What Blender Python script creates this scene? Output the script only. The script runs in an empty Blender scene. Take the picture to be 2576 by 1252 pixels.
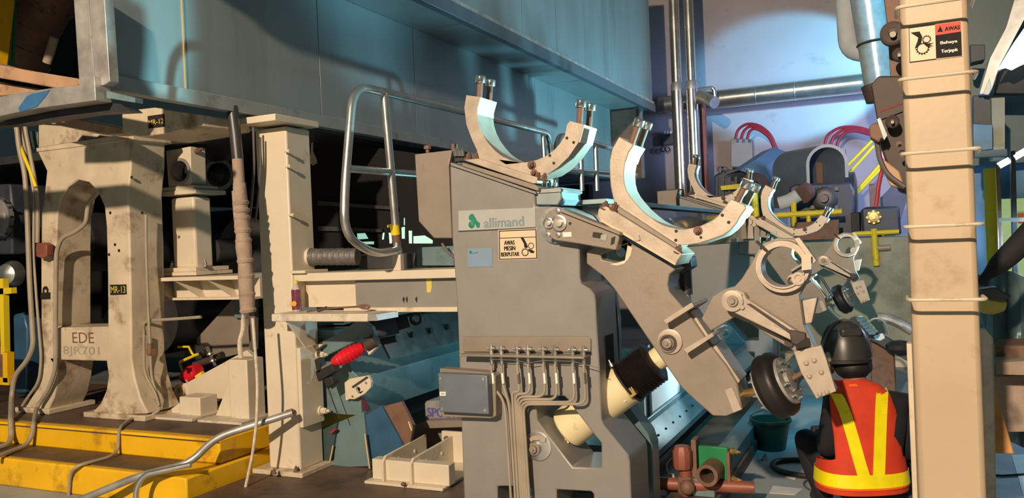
import bpy, bmesh, math, random
from mathutils import Vector, Matrix
from mathutils.geometry import tessellate_polygon
random.seed(7)
SC = bpy.context.scene
COL = SC.collection
V = Vector

# ------------------------------------------------------------------ camera
FPX, YAW, ROLL, HOR = 2080.0, math.radians(25), math.radians(2.4), 614.0
CAM = V((0, 0, 1.5))
_pitch = math.atan((626 - HOR) / FPX)
_f0 = V((-math.sin(YAW), math.cos(YAW), 0)); _h = V((math.cos(YAW), math.sin(YAW), 0)); _z = V((0, 0, 1))
FW = (_f0 * math.cos(_pitch) - _z * math.sin(_pitch)).normalized()
_u0 = _h.cross(FW).normalized()
RT = _h * math.cos(ROLL) - _u0 * math.sin(ROLL)
UP = _h * math.sin(ROLL) + _u0 * math.cos(ROLL)
cd = bpy.data.cameras.new('camera'); cam = bpy.data.objects.new('camera', cd); COL.objects.link(cam)
cd.sensor_width = 36.0; cd.lens = 36.0 * FPX / 2576.0; cd.clip_end = 200
cam.matrix_world = Matrix((( RT.x, UP.x, -FW.x, CAM.x), (RT.y, UP.y, -FW.y, CAM.y), (RT.z, UP.z, -FW.z, CAM.z), (0, 0, 0, 1)))
SC.camera = cam

# ------------------------------------------------------------------ light
SC.view_settings.view_transform = 'Standard'; SC.view_settings.look = 'None'
SC.view_settings.exposure = 0.0; SC.view_settings.gamma = 1.0; SC.view_settings.use_curve_mapping = False
w = bpy.data.worlds.new('hall'); SC.world = w; w.use_nodes = True
w.node_tree.nodes['Background'].inputs[0].default_value = (0.34, 0.60, 0.62, 1)
w.node_tree.nodes['Background'].inputs[1].default_value = 0.12

def lamp(name, kind, loc, energy, color, size=0.3, target=None, angle=None, blend=0.3):
    d = bpy.data.lights.new(name, kind); d.energy = energy; d.color = color
    if kind == 'AREA': d.shape = 'DISK'; d.size = size
    else: d.shadow_soft_size = size
    if kind == 'SPOT': d.spot_size = math.radians(angle); d.spot_blend = blend
    o = bpy.data.objects.new(name, d); COL.objects.link(o); o.location = loc
    if target is not None:
        o.rotation_euler = (V(target) - V(loc)).to_track_quat('-Z', 'Y').to_euler()
    return o
# sodium floodlight of the hall, high behind the photographer
lamp('sodium_floodlight', 'SPOT', (-1.2, -6, 5.4), 6300, (1.0, 0.77, 0.54), 0.13, (-1.6, 5, 1.2), 84, 0.4)
# mercury work lamps beyond the column, tilted up at the hood and the saddles
lamp('mercury_work_lamp', 'SPOT', (0.75, 5.35, 1.3), 1050, (0.40, 0.90, 0.96), 0.07, (-2.57, 3.11, 2.6), 32, 0.25)
lamp('mercury_work_lamp', 'SPOT', (0.3, 9.9, 1.0), 1000, (0.32, 0.82, 1.0), 0.09, (-3.9, 9.2, 3.7), 80, 0.35)
# floodlight thrown on the back wall, fill for its lower part, tint for the duct
lamp('wall_flood_lamp', 'SPOT', (1.3, 12.0, 3.9), 1350, (0.17, 0.64, 1.0), 0.06, (-1.2, 14.5, 4.05), 35, 0.3)
lamp('lower_wall_fill', 'SPOT', (1.6, 10.9, 3.2), 800, (0.36, 0.52, 1.0), 0.6, (-1.8, 14.5, 1.8), 80, 0.6)  # added fill that brightens the lower back wall
lamp('duct_fill', 'SPOT', (0.9, 4.2, 4.6), 700, (0.02, 0.60, 0.90), 0.15, (-0.15, 5.6, 2.8), 34, 0.5)  # unseen lamp added to turn the slanting duct cyan
# small lamps low in the machine
lamp('floor_work_lamp', 'SPOT', (-0.85, 6.6, 0.8), 60, (0.75, 0.95, 1.0), 0.05, (-1.58, 5.95, 0.55), 52, 0.4)
lamp('teal_fill', 'POINT', (-2.55, 6.3, 0.75), 14, (0.35, 0.90, 1.0), 0.06)  # unseen fill added for the teal light under the platform
lamp('bay_floor_lamp', 'POINT', (0.9, 7.6, 1.3), 45, (0.38, 0.66, 1.0), 0.15)

# ------------------------------------------------------------------ pixel of the photograph -> place in the hall
def P(px, py, Y=None, X=None, Z=None):
    d = FW * FPX + RT * (px - 1288) - UP * (py - 626)
    if Y is not None: t = (Y - CAM.y) / d.y
    elif X is not None: t = (X - CAM.x) / d.x
    else: t = (Z - CAM.z) / d.z
    return CAM + d * t
def PL(pts, Y):
    return [q if isinstance(q, Vector) else P(q[0], q[1], Y=(q[2] if len(q) > 2 else Y)) for q in pts]

# ------------------------------------------------------------------ materials
MATS = {}
def mat(name, col, rough=0.5, metal=0.0, var=0.12, scale=6.0, stain=None, amount=0.0, sscale=3.0, bump=0.0, bscale=60.0, emit=0.0, coat=0.0, streak=False):
    m = bpy.data.materials.new(name); m.use_nodes = True
    n = m.node_tree.nodes; l = m.node_tree.links
    b = n['Principled BSDF']
    tc = n.new('ShaderNodeTexCoord'); mp = n.new('ShaderNodeMapping'); l.new(tc.outputs['Object'], mp.inputs[0])
    if streak: mp.inputs['Scale'].default_value = (1, 1, 0.12)
    nz = n.new('ShaderNodeTexNoise'); nz.inputs['Scale'].default_value = scale; nz.inputs['Detail'].default_value = 6
    l.new(mp.outputs[0], nz.inputs[0])
    r = n.new('ShaderNodeValToRGB')
    r.color_ramp.elements[0].position = 0.3; r.color_ramp.elements[1].position = 0.7
    r.color_ramp.elements[0].color = (*[c * (1 - var) for c in col], 1)
    r.color_ramp.elements[1].color = (*[min(1, c * (1 + var)) for c in col], 1)
    l.new(nz.outputs['Fac'], r.inputs[0]); out = r.outputs[0]
    if stain:
        n2 = n.new('ShaderNodeTexNoise'); n2.inputs['Scale'].default_value = sscale; n2.inputs['Detail'].default_value = 8; n2.inputs['Roughness'].default_value = 0.65
        l.new(mp.outputs[0], n2.inputs[0])
        r2 = n.new('ShaderNodeValToRGB'); r2.color_ramp.elements[0].position = 0.66 - 0.28 * amount; r2.color_ramp.elements[1].position = 0.80 - 0.2 * amount
        l.new(n2.outputs['Fac'], r2.inputs[0])
        mx = n.new('ShaderNodeMixRGB'); mx.inputs[2].default_value = (*stain, 1)
        l.new(r2.outputs[0], mx.inputs[0]); l.new(out, mx.inputs[1]); out = mx.outputs[0]
    l.new(out, b.inputs['Base Color'])
    b.inputs['Metallic'].default_value = metal
    mr = n.new('ShaderNodeMapRange'); mr.inputs[3].default_value = max(0.03, rough - 0.1); mr.inputs[4].default_value = min(1, rough + 0.1)
    l.new(nz.outputs['Fac'], mr.inputs[0]); l.new(mr.outputs[0], b.inputs['Roughness'])
    if coat: b.inputs['Coat Weight'].default_value = coat
    if bump:
        n3 = n.new('ShaderNodeTexNoise'); n3.inputs['Scale'].default_value = bscale; n3.inputs['Detail'].default_value = 4
        l.new(tc.outputs['Object'], n3.inputs[0])
        bp = n.new('ShaderNodeBump'); bp.inputs['Strength'].default_value = bump; bp.inputs['Distance'].default_value = 0.01
        l.new(n3.outputs['Fac'], bp.inputs['Height']); l.new(bp.outputs[0], b.inputs['Normal'])
    if emit:
        b.inputs['Emission Color'].default_value = (*col, 1); b.inputs['Emission Strength'].default_value = emit
    MATS[name] = m
    return m
mat('concrete_floor', (0.33, 0.36, 0.37), 0.55, 0, 0.22, 2.0, (0.20, 0.20, 0.20), 0.5, 1.1, 0.15, 14)
mat('wall_plaster', (0.42, 0.37, 0.38), 0.8, 0, 0.07, 1.2, (0.30, 0.27, 0.28), 0.25, 2.5, 0.1, 30)
mat('plinth_concrete', (0.36, 0.37, 0.29), 0.85, 0, 0.15, 2.5, (0.22, 0.23, 0.18), 0.5, 1.5, 0.2, 30)
mat('cream', (0.68, 0.60, 0.47), 0.42, 0, 0.05, 5, (0.36, 0.27, 0.18), 0.22, 5, 0.06, 40)
mat('cream_dirty', (0.60, 0.51, 0.38), 0.5, 0, 0.14, 5, (0.22, 0.14, 0.08), 0.5, 4.5, 0.12, 30)
mat('cream_worn', (0.66, 0.59, 0.47), 0.55, 0, 0.10, 8, (0.40, 0.36, 0.32), 0.6, 9, 0.1, 60)
mat('column_cream', (0.49, 0.375, 0.25), 0.45, 0, 0.06, 3, (0.36, 0.25, 0.15), 0.34, 5.5, 0.05, 40)
mat('machine_grey', (0.275, 0.262, 0.25), 0.42, 0.15, 0.05, 5, (0.26, 0.24, 0.22), 0.18, 6, 0.05, 90)
mat('arm_grey', (0.285, 0.242, 0.20), 0.45, 0.2, 0.08, 5, (0.25, 0.20, 0.16), 0.3, 5, 0.05, 70)
mat('machine_steel', (0.50, 0.42, 0.34), 0.42, 0.3, 0.10, 12, (0.38, 0.33, 0.27), 0.3, 7, 0.05, 80)
mat('bright_steel', (0.80, 0.80, 0.78), 0.18, 0.95, 0.08, 10)
mat('satin_steel', (0.62, 0.62, 0.60), 0.32, 0.9, 0.08, 12)
mat('pipe_steel', (0.62, 0.58, 0.52), 0.26, 0.9, 0.08, 5)
mat('galvanised', (0.50, 0.49, 0.47), 0.45, 0.6, 0.22, 9, (0.36, 0.34, 0.33), 0.5, 6)
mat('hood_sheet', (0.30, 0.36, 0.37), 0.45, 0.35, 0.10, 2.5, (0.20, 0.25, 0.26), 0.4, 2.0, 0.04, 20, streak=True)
mat('hood_trim', (0.36, 0.40, 0.39), 0.5, 0.35, 0.12, 5, (0.22, 0.20, 0.17), 0.3, 4)
mat('hood_lip', (0.12, 0.16, 0.19), 0.5, 0.3, 0.10, 5)
mat('seam_dark', (0.05, 0.06, 0.06), 0.7)
mat('brass_and_lit_edge', (0.85, 0.62, 0.35), 0.35, 0.6, 0.05)
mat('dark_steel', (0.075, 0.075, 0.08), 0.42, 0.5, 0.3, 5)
mat('dark_brown', (0.07, 0.05, 0.045), 0.6, 0.2, 0.35, 6)
mat('rust_brown', (0.20, 0.11, 0.075), 0.65, 0.15, 0.25, 8, (0.08, 0.05, 0.04), 0.4, 8)
mat('oil_brown', (0.115, 0.072, 0.048), 0.55, 0, 0.35, 4, (0.04, 0.03, 0.025), 0.5, 3, 0.2, 30)
mat('red_primer', (0.27, 0.085, 0.055), 0.5, 0.1, 0.2, 8, (0.12, 0.06, 0.05), 0.3, 9)
mat('rail_orange', (0.46, 0.28, 0.17), 0.55, 0.1, 0.15, 6, (0.2, 0.12, 0.08), 0.4, 7)
mat('yellow', (0.80, 0.46, 0.008), 0.45, 0, 0.10, 3, (0.25, 0.13, 0.02), 0.35, 3.5, 0.08, 30)
mat('yellow_bright', (0.80, 0.62, 0.02), 0.45, 0, 0.12, 5, (0.3, 0.2, 0.03), 0.25, 6)
mat('teal_tint', (0.15, 0.24, 0.26), 0.38, 0.15, 0.12, 4, (0.09, 0.13, 0.14), 0.35, 4)
mat('teal_dark', (0.05, 0.085, 0.09), 0.4, 0.2, 0.2, 4)
mat('gloss_dark', (0.025, 0.035, 0.035), 0.12, 0.5, 0.2, 3, coat=0.6)
mat('blue_cover', (0.10, 0.20, 0.30), 0.5, 0.2, 0.10, 4)
mat('motor_dark', (0.055, 0.065, 0.085), 0.5, 0.3, 0.25, 8)
mat('box_grey', (0.36, 0.37, 0.33), 0.55, 0, 0.06)
mat('label_blue', (0.20, 0.30, 0.42), 0.45, 0, 0.05)
mat('junction_lid', (0.17, 0.20, 0.24), 0.42, 0.3, 0.14, 5, (0.13, 0.15, 0.17), 0.3, 5)
mat('green_paint', (0.01, 0.22, 0.07), 0.4, 0, 0.15)
mat('logo_green', (0.01, 0.20, 0.12), 0.45)
mat('logo_pale', (0.20, 0.27, 0.29), 0.5)
mat('logo_strip', (0.42, 0.43, 0.42), 0.42, 0.1, 0.04)
mat('black', (0.015, 0.014, 0.014), 0.6, 0, 0.2)
mat('rubber', (0.012, 0.010, 0.009), 0.5, 0, 0.25, 12)
mat('shade_black', (0.006, 0.006, 0.007), 0.9)  # near-black colour standing in for deep shade
mat('sign_cream', (0.68, 0.55, 0.38), 0.5, 0, 0.03)
mat('sign_red', (0.62, 0.06, 0.035), 0.6, 0, 0.04)
mat('sign_black', (0.012, 0.008, 0.006), 0.85)
mat('sign_yellow', (0.65, 0.55, 0.12), 0.5)
mat('white_print', (0.85, 0.80, 0.72), 0.5)
mat('paper_tag', (0.66, 0.56, 0.43), 0.7, 0, 0.04)
mat('actuator_cream', (0.78, 0.68, 0.42), 0.4, 0, 0.04, 6, (0.4, 0.33, 0.2), 0.15, 8)
mat('vest_red', (0.62, 0.045, 0.012), 0.75, 0, 0.10, 9, bump=0.25, bscale=25)
mat('vest_orange', (0.95, 0.13, 0.01), 0.7, 0, 0.05)
mat('tape_yellow', (0.90, 0.78, 0.005), 0.35, 0, 0.08, 14, bump=0.15, bscale=30)
mat('navy_cloth', (0.009, 0.010, 0.016), 0.85, 0, 0.25, 6, bump=0.4, bscale=16)
mat('helmet', (0.035, 0.033, 0.032), 0.34, 0, 0.2, 5)
mat('hair', (0.012, 0.010, 0.010), 0.6, 0, 0.3, 30)
mat('skin', (0.30, 0.13, 0.08), 0.55, 0, 0.08)
mat('red_vivid', (0.70, 0.015, 0.03), 0.35, 0, 0.10)
mat('red_cable', (0.36, 0.03, 0.05), 0.5)
mat('bottle_purple', (0.16, 0.045, 0.09), 0.25, 0, 0.3, 20, (0.45, 0.35, 0.35), 0.3, 25)
mat('bottle_orange', (0.85, 0.35, 0.03), 0.4)
mat('bottle_clear', (0.55, 0.45, 0.45), 0.15)
mat('lagging', (0.37, 0.28, 0.22), 0.85, 0, 0.18, 10, (0.22, 0.15, 0.10), 0.4, 6, 0.5, 30)
mat('rope', (0.60, 0.52, 0.42), 0.9, 0, 0.2, 30)
mat('cable_pale', (0.36, 0.31, 0.24), 0.55, 0.1, 0.12)
mat('cable_dark', (0.10, 0.085, 0.08), 0.5, 0, 0.2)
mat('bucket_green', (0.008, 0.055, 0.035), 0.42, 0, 0.15)
mat('bronze', (0.60, 0.40, 0.16), 0.35, 0.8, 0.1)
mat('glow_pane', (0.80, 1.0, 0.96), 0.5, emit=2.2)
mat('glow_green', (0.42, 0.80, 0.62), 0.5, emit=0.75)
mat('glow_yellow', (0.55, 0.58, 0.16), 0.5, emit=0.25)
mat('mesh_grey', (0.16, 0.15, 0.15), 0.55, 0.4, 0.25, 30)
mat('duct_steel', (0.30, 0.36, 0.40), 0.32, 0.25, 0.15, 20)
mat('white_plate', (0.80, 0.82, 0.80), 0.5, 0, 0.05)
mat('torn_paint', (0.72, 0.62, 0.48), 0.8, 0, 0.15, 20)
mat('purple_print', (0.10, 0.10, 0.35), 0.5)
mat('tarp_blue', (0.05, 0.14, 0.26), 0.35, 0.3, 0.2, 5)
mat('pale_rag', (0.62, 0.62, 0.62), 0.8, 0, 0.1)
mat('blue_tape', (0.04, 0.14, 0.32), 0.5, 0, 0.15)
mat('orange_wood', (0.58, 0.27, 0.09), 0.65, 0, 0.25, 8)
mat('machined_face', (0.86, 0.86, 0.84), 0.5, 0, 0.03)
mat('sleeve_black', (0.01, 0.01, 0.011), 0.8)

# ------------------------------------------------------------------ mesh building
OFF = {}
class MB:
    def __init__(s): s.v = []; s.f = []
    def add(s, vs, fs):
        k = len(s.v); s.v += [V(q) for q in vs]; s.f += [tuple(i + k for i in f) for f in fs]; return s
    def box(s, lo, hi):
        (a, b, c), (d, e, f) = lo, hi
        return s.add([(a,b,c),(d,b,c),(d,e,c),(a,e,c),(a,b,f),(d,b,f),(d,e,f),(a,e,f)],
                     [(0,3,2,1),(4,5,6,7),(0,1,5,4),(1,2,6,5),(2,3,7,6),(3,0,4,7)])
    def obox(s, c, x, y, z):          # centre and three half-axis vectors
        c, x, y, z = V(c), V(x), V(y), V(z)
        vs = [c + x * i + y * j + z * k for k in (-1, 1) for j in (-1, 1) for i in (-1, 1)]
        return s.add(vs, [(0,2,3,1),(4,5,7,6),(0,1,5,4),(1,3,7,5),(3,2,6,7),(2,0,4,6)])
    def bar(s, p0, p1, wid, hgt, up=(0, 0, 1)):   # rectangular bar between two points
        p0, p1 = V(p0), V(p1); d = (p1 - p0); L = d.length; d.normalize()
        u = V(up); sd = d.cross(u)
        if sd.length < 1e-4: u = V((0, 1, 0)); sd = d.cross(u)
        sd.normalize(); u = sd.cross(d).normalized()
        return s.obox((p0 + p1) / 2, d * L / 2, sd * wid / 2, u * hgt / 2)
    def prism(s, loops, ext):         # loops: outer then holes, each a list of points; ext: extrusion vector
        ext = V(ext); loops = [[V(q) for q in lp] for lp in loops]
        flat = [q for lp in loops for q in lp]; n = len(flat)
        tri = tessellate_polygon(loops)
        k = len(s.v); s.v += flat + [q + ext for q in flat]
        for t in tri:
            s.f.append((k + t[0], k + t[1], k + t[2])); s.f.append((k + n + t[2], k + n + t[1], k + n + t[0]))
        o = 0
        for lp in loops:
            m = len(lp)
            for i in range(m):
                a, b = o + i, o + (i + 1) % m
                s.f.append((k + a, k + b, k + n + b, k + n + a))
            o += m
        return s
    def pxprism(s, pts, Y, th, holes=()):
        return s.prism([PL(pts, Y)] + [PL(h, Y) for h in holes], (0, th, 0))
    def lathe(s, p0, axis, prof, n=24, caps=True):    # prof: (radius, height along axis)
        p0 = V(p0); a = V(axis).normalized()
        u = a.orthogonal().normalized(); w2 = a.cross(u)
        k = len(s.v)
        for r, h in prof:
            for i in range(n):
                t = 2 * math.pi * i / n
                s.v.append(p0 + a * h + (u * math.cos(t) + w2 * math.sin(t)) * r)
        for j in range(len(prof) - 1):
            for i in range(n):
                i2 = (i + 1) % n
                s.f.append((k + j*n + i, k + j*n + i2, k + (j+1)*n + i2, k + (j+1)*n + i))
        if caps:
            s.f.append(tuple(k + i for i in range(n))[::-1]); m = len(prof) - 1
            s.f.append(tuple(k + m*n + i for i in range(n)))
        return s
    def cyl(s, p0, p1, r, r1=None, n=20):
        p0, p1 = V(p0), V(p1); L = (p1 - p0).length
        return s.lathe(p0, p1 - p0, [(r, 0), (r if r1 is None else r1, L)], n)
    def ring(s, p0, axis, ro, ri, L, n=32):           # a pipe length with a bore
        return s.lathe(p0, axis, [(ri, 0), (ro, 0), (ro, L), (ri, L), (ri, 0)], n, caps=False)
    def tube(s, pts, r, n=10, fillet=0.0, radii=None):
        pts = [V(q) for q in pts]
        if fillet:
            out = [pts[0]]
            for i in range(1, len(pts) - 1):
                a, b, c = pts[i-1], pts[i], pts[i+1]
                f = min(fillet, (a-b).length * 0.49, (c-b).length * 0.49)
                q0 = b + (a-b).normalized() * f; q1 = b + (c-b).normalized() * f
                for t in (0, 0.2, 0.4, 0.6, 0.8, 1):
                    out.append(q0 * (1-t)**2 + b * 2*t*(1-t) + q1 * t*t)
            out.append(pts[-1]); pts = out
        k = len(s.v); m = len(pts); u = None
        for j, p in enumerate(pts):
            d = (pts[min(j+1, m-1)] - pts[max(j-1, 0)])
            d = d.normalized() if d.length > 1e-9 else V((0, 0, 1))
            if u is None: u = d.orthogonal().normalized()
            else:
                u = (u - d * u.dot(d)); u = u.normalized() if u.length > 1e-6 else d.orthogonal().normalized()
            w2 = d.cross(u); rr = radii[j] if radii else r
            for i in range(n):
                t = 2 * math.pi * i / n
                s.v.append(p + (u * math.cos(t) + w2 * math.sin(t)) * rr)
        for j in range(m - 1):
            for i in range(n):
                i2 = (i + 1) % n
                s.f.append((k + j*n + i, k + j*n + i2, k + (j+1)*n + i2, k + (j+1)*n + i))
        s.f.append(tuple(k + i for i in range(n))[::-1]); s.f.append(tuple(k + (m-1)*n + i for i in range(n)))
        return s
    def ball(s, c, r, sc=(1, 1, 1), n=14):
        c = V(c); k = len(s.v); m = n // 2
        for j in range(m + 1):
            ph = math.pi * j / m
            for i in range(n):
                t = 2 * math.pi * i / n
                s.v.append(c + V((math.sin(ph)*math.cos(t)*r*sc[0], math.sin(ph)*math.sin(t)*r*sc[1], math.cos(ph)*r*sc[2])))
        for j in range(m):
            for i in range(n):
                i2 = (i + 1) % n
                s.f.append((k + j*n + i, k + (j+1)*n + i, k + (j+1)*n + i2, k + j*n + i2))
        return s
    def hexbolt(s, p, axis, r, h):
        p = V(p); a = V(axis).normalized()
        s.lathe(p, a, [(r * 1.5, 0), (r * 1.5, h * 0.18)], 14)
        s.lathe(p + a * h * 0.18, a, [(r, 0), (r, h * 0.6)], 6)
        s.lathe(p + a * h * 0.78, a, [(r * 0.5, 0), (r * 0.5, h * 0.35)], 8)
        return s
    def arrays(s, org):
        return [q - org for q in s.v], s.f
    def build(s, name, m, parent=None, bevel=0.0, smooth=30, label=None, kind=None, weld=True):
        org = OFF[parent.name] if parent else V((0, 0, 0))
        return mk(name, s, m, parent, org, bevel, smooth, label, kind, weld)
    def single(s, name, m, label, cat, group=None, bevel=0.0, smooth=30, kind=None):
        lo = V([min(q[i] for q in s.v) for i in range(3)]); hi = V([max(q[i] for q in s.v) for i in range(3)])
        org = V(((lo.x + hi.x) / 2, (lo.y + hi.y) / 2, lo.z))
        o = mk(name, s, m, None, org, bevel, smooth, label, kind, True)
        o['category'] = cat
        if group: o['group'] = group
        return o
    def struct(s, name, m, bevel=0.0, label=None):
        lo = V([min(q[i] for q in s.v) for i in range(3)]); hi = V([max(q[i] for q in s.v) for i in range(3)])
        o = mk(name, s, m, None, (lo + hi) / 2, bevel, 30, label, 'structure', True)
        return o
def mk(name, s, m, parent, org, bevel, smooth, label, kind, weld):
    me = bpy.data.meshes.new(name)
    me.from_pydata([tuple(q - org) for q in s.v], [], s.f)
    bm = bmesh.new(); bm.from_mesh(me)
    if weld: bmesh.ops.remove_doubles(bm, verts=bm.verts, dist=1e-5)
    bmesh.ops.dissolve_degenerate(bm, edges=bm.edges, dist=1e-6)
    bmesh.ops.recalc_face_normals(bm, faces=bm.faces)
    bm.to_mesh(me); bm.free()
    if smooth:
        for p in me.polygons: p.use_smooth = True
        me.set_sharp_from_angle(angle=math.radians(smooth))
    me.materials.append(MATS[m] if isinstance(m, str) else m)
    o = bpy.data.objects.new(name, me); COL.objects.link(o)
    if parent: o.parent = parent
    else: o.location = org
    OFF[o.name] = V(org)
    if bevel:
        b = o.modifiers.new('edge', 'BEVEL'); b.width = bevel; b.segments = 2; b.limit_method = 'ANGLE'; b.angle_limit = math.radians(40); b.harden_normals = False
    if label: o['label'] = label
    if kind: o['kind'] = kind
    return o
def thing(name, label, cat, loc, group=None):
    o = bpy.data.objects.new(name, None); COL.objects.link(o); o.location = loc; o.empty_display_size = 0.1
    OFF[o.name] = V(loc); o['label'] = label; o['category'] = cat
    if group: o['group'] = group
    return o
def copy_tree(o, parent=None, shift=None, label=None, group=None):
    c = o.copy(); COL.objects.link(c); c.parent = parent
    if shift is not None: c.location = o.location + V(shift)
    OFF[c.name] = V(c.location) if parent is None else OFF[parent.name]
    if label: c['label'] = label
    if group: c['group'] = group
    for ch in [q for q in o.children]:
        copy_tree(ch, c)
    return c
def text(s, box, Y, m, parent, name='lettering', shear=0.0, bold=0.0, ext=0.0012):
    cu = bpy.data.curves.new('t', 'FONT'); cu.body = s; cu.shear = shear; cu.resolution_u = 3
    tmp = bpy.data.objects.new('t', cu); COL.objects.link(tmp)
    dg = bpy.context.evaluated_depsgraph_get()
    me = tmp.evaluated_get(dg).to_mesh()
    vs = [q.co.copy() for q in me.vertices]; fs = [tuple(p.vertices) for p in me.polygons]
    tmp.evaluated_get(dg).to_mesh_clear()
    bpy.data.objects.remove(tmp); bpy.data.curves.remove(cu)
    a = P(box[0], box[3], Y=Y); b = P(box[2], box[1], Y=Y)
    x0 = min(q.x for q in vs); x1 = max(q.x for q in vs); y0 = min(q.y for q in vs); y1 = max(q.y for q in vs)
    z0 = min(a.z, b.z); z1 = max(a.z, b.z)
    mb = MB()
    pts = [V((a.x + (q.x - x0) / (x1 - x0) * (b.x - a.x), Y - ext, z0 + (q.y - y0) / (y1 - y0) * (z1 - z0))) for q in vs]
    mb.add(pts, fs)
    if bold:                                    # a heavier stroke: the same glyphs again, a hair to each side
        dx = bold * 1.6 * (z1 - z0)
        for k, sx in enumerate((-dx, dx)):
            mb.add([q + V((sx, -0.00002 * (k + 1), 0)) for q in pts], fs)
    return mb.build(name, m, parent, smooth=0)
def gearmb(c, r, teeth, ri, Y, th=0.0012):
    out = []; n = teeth * 4
    for i in range(n):
        t = 2 * math.pi * i / n
        rr = r if i % 4 < 2 else r * 0.8
        out.append(V((c.x + math.cos(t) * rr, Y - th, c.z + math.sin(t) * rr)))
    inn = [V((c.x + math.cos(2*math.pi*i/24) * ri, Y - th, c.z + math.sin(2*math.pi*i/24) * ri)) for i in range(24)]
    return MB().prism([out, inn], (0, th * 0.8, 0))

# ================================================================== the setting
FZ = -0.08
MB().box((-24, -9, FZ - 0.2), (9, 14.5, FZ)).struct('floor', 'concrete_floor', label='stained grey concrete hall floor')
MB().box((-24, 14.5, FZ), (9, 14.8, 9)).struct('wall_back', 'wall_plaster', label='pale plastered hall wall')
MB().box((-2.5, 11.2, FZ), (4.5, 13.6, 1.40)).single('concrete_plinth', 'plinth_concrete', 'stained greenish concrete plinth under the drive motors', 'plinth', bevel=0.02)
MB().box((-6.5, 10.3, FZ), (3.0, 10.55, 0.06)).single('kerb_beam', 'cream_dirty', 'low dirty beige kerb beam across the floor before the concrete plinth', 'kerb', bevel=0.01)
MB().box((-4.06, 3.6, FZ), (-0.98, 9.9, 0.0)).single('sole_plate', 'oil_brown', 'oily dark brown base slab under the cream post and grey stand', 'slab', bevel=0.008)

# ================================================================== overhead hood
HX, HX2, HY0, HY1, HZ, HZ2, HZ3 = -3.9, -3.38, 3.16, 12.35, 2.44, 3.49, 5.6
hood = thing('machine_hood', 'huge sheet metal hood of seamed steel panels overhanging the machine', 'hood', (-6, 7, HZ))
cuts = [P(x, 200, X=HX).y for x in (276, 466, 805, 1043, 1345, 1549)]
cuts[0] = HY0; cuts[-1] = HY1 - 0.25
for a, b in zip(cuts[:-1], cuts[1:]):
    MB().box((HX - 0.05, a + 0.003, HZ + 0.09), (HX, b - 0.003, HZ2)).build('side_panel', 'hood_sheet', hood, bevel=0.003)
MB().box((HX - 0.055, HY0, HZ), (HX + 0.02, HY1 - 0.25, HZ + 0.088)).build('bottom_trim', 'hood_trim', hood, bevel=0.004)
MB().box((HX - 0.04, cuts[1] - 0.006, HZ + 0.09), (HX + 0.006, cuts[1] + 0.005, HZ2)).build('seam_strip', 'brass_and_lit_edge', hood, label='vertical edge strip coloured bright gold for the light on it')  # the gold colour carries light caught by the flange edge
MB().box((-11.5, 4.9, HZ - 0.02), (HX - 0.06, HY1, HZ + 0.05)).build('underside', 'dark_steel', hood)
# overhanging upper box
sc = [HY0 - 0.6] + [HY0 + 0.3 + 1.55 * i for i in range(1, 6)] + [12.65]
for a, b in zip(sc[:-1], sc[1:]):
    MB().box((HX - 0.02, a + 0.004, HZ2), (HX2 - 0.03, b - 0.004, HZ2 + 0.03)).build('soffit_panel', 'hood_sheet', hood)
MB().box((HX2 - 0.04, HY0 - 0.6, HZ2 - 0.03), (HX2 + 0.035, 12.68, HZ2 + 0.09)).build('lip', 'hood_lip', hood, bevel=0.004)
MB().box((HX2 - 0.03, HY0 - 0.6, HZ2 + 0.092), (HX2 + 0.02, 12.68, HZ2 + 0.135)).build('lip_flange', 'galvanised', hood)
up = [HY0 - 0.6] + [P(x, 200, X=HX2).y for x in (1130, 1320, 1405, 1532)] + [12.66]
for a, b in zip(up[:-1], up[1:]):
    MB().box((HX2 - 0.06, a + 0.004, HZ2 + 0.135), (HX2, b - 0.004, HZ3)).build('upper_panel', 'hood_sheet', hood, bevel=0.003)
MB().box((-11.5, 12.6, HZ2 + 0.14), (HX2 - 0.065, 12.66, HZ3)).build('far_end_panel', 'hood_sheet', hood)
e = MB().box((-4.35, HY1 - 0.22, HZ - 0.03), (HX2 - 0.03, HY1 - 0.16, HZ2 - 0.03)).build('end_plate', 'rust_brown', hood)  # brown stands in for warm light falling on the plate
MB().box((HX2 - 0.06, HY1 - 0.26, HZ - 0.03), (HX2 - 0.02, HY1 - 0.22, HZ2 - 0.03)).build('edge_angle', 'hood_lip', e)
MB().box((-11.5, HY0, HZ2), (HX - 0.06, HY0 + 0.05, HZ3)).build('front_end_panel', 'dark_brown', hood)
for pts, yo in (([(185, -12), (221, -12), (239, 214), (200, 214)], -0.01), ([(223, -12), (262, -12), (276, 204), (262, 214), (240, 214)], -0.04)):
    MB().pxprism(pts, HY0 + yo, 0.06).build('corner_angle', 'galvanised', hood, bevel=0.003)
MB().pxprism([(-40, 250), (60, 232), (125, 222), (200, 214), (200, 192), (237, 190), (241, 252), (95, 272), (-40, 300)], HY0 - 0.08, 0.1).build('bottom_angle', 'galvanised', hood, bevel=0.003)
_a, _b = P(-30, 250, Y=HY0 - 0.08).z, P(-30, 299, Y=HY0 - 0.08).z
MB().box((-6.9, HY0 - 0.08, _b), (P(-38, 270, Y=HY0 - 0.08).x, HY0 + 0.05, _a)).build('bottom_angle', 'galvanised', hood, bevel=0.003)
MB().pxprism([(46, 272), (66, 243), (80, 236), (125, 226), (112, 245), (92, 268), (50, 282)], HY0 - 0.084, 0.004).build('paint_patch', 'blue_tape', hood, label='blue painted patch')
MB().pxprism([(-40, 152), (0, 163), (60, 175), (200, 198), (200, 215), (140, 222), (60, 207), (-40, 190)], HY0 + 0.12, 0.14).build('cross_bar', 'rail_orange', hood, bevel=0.006)
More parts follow.
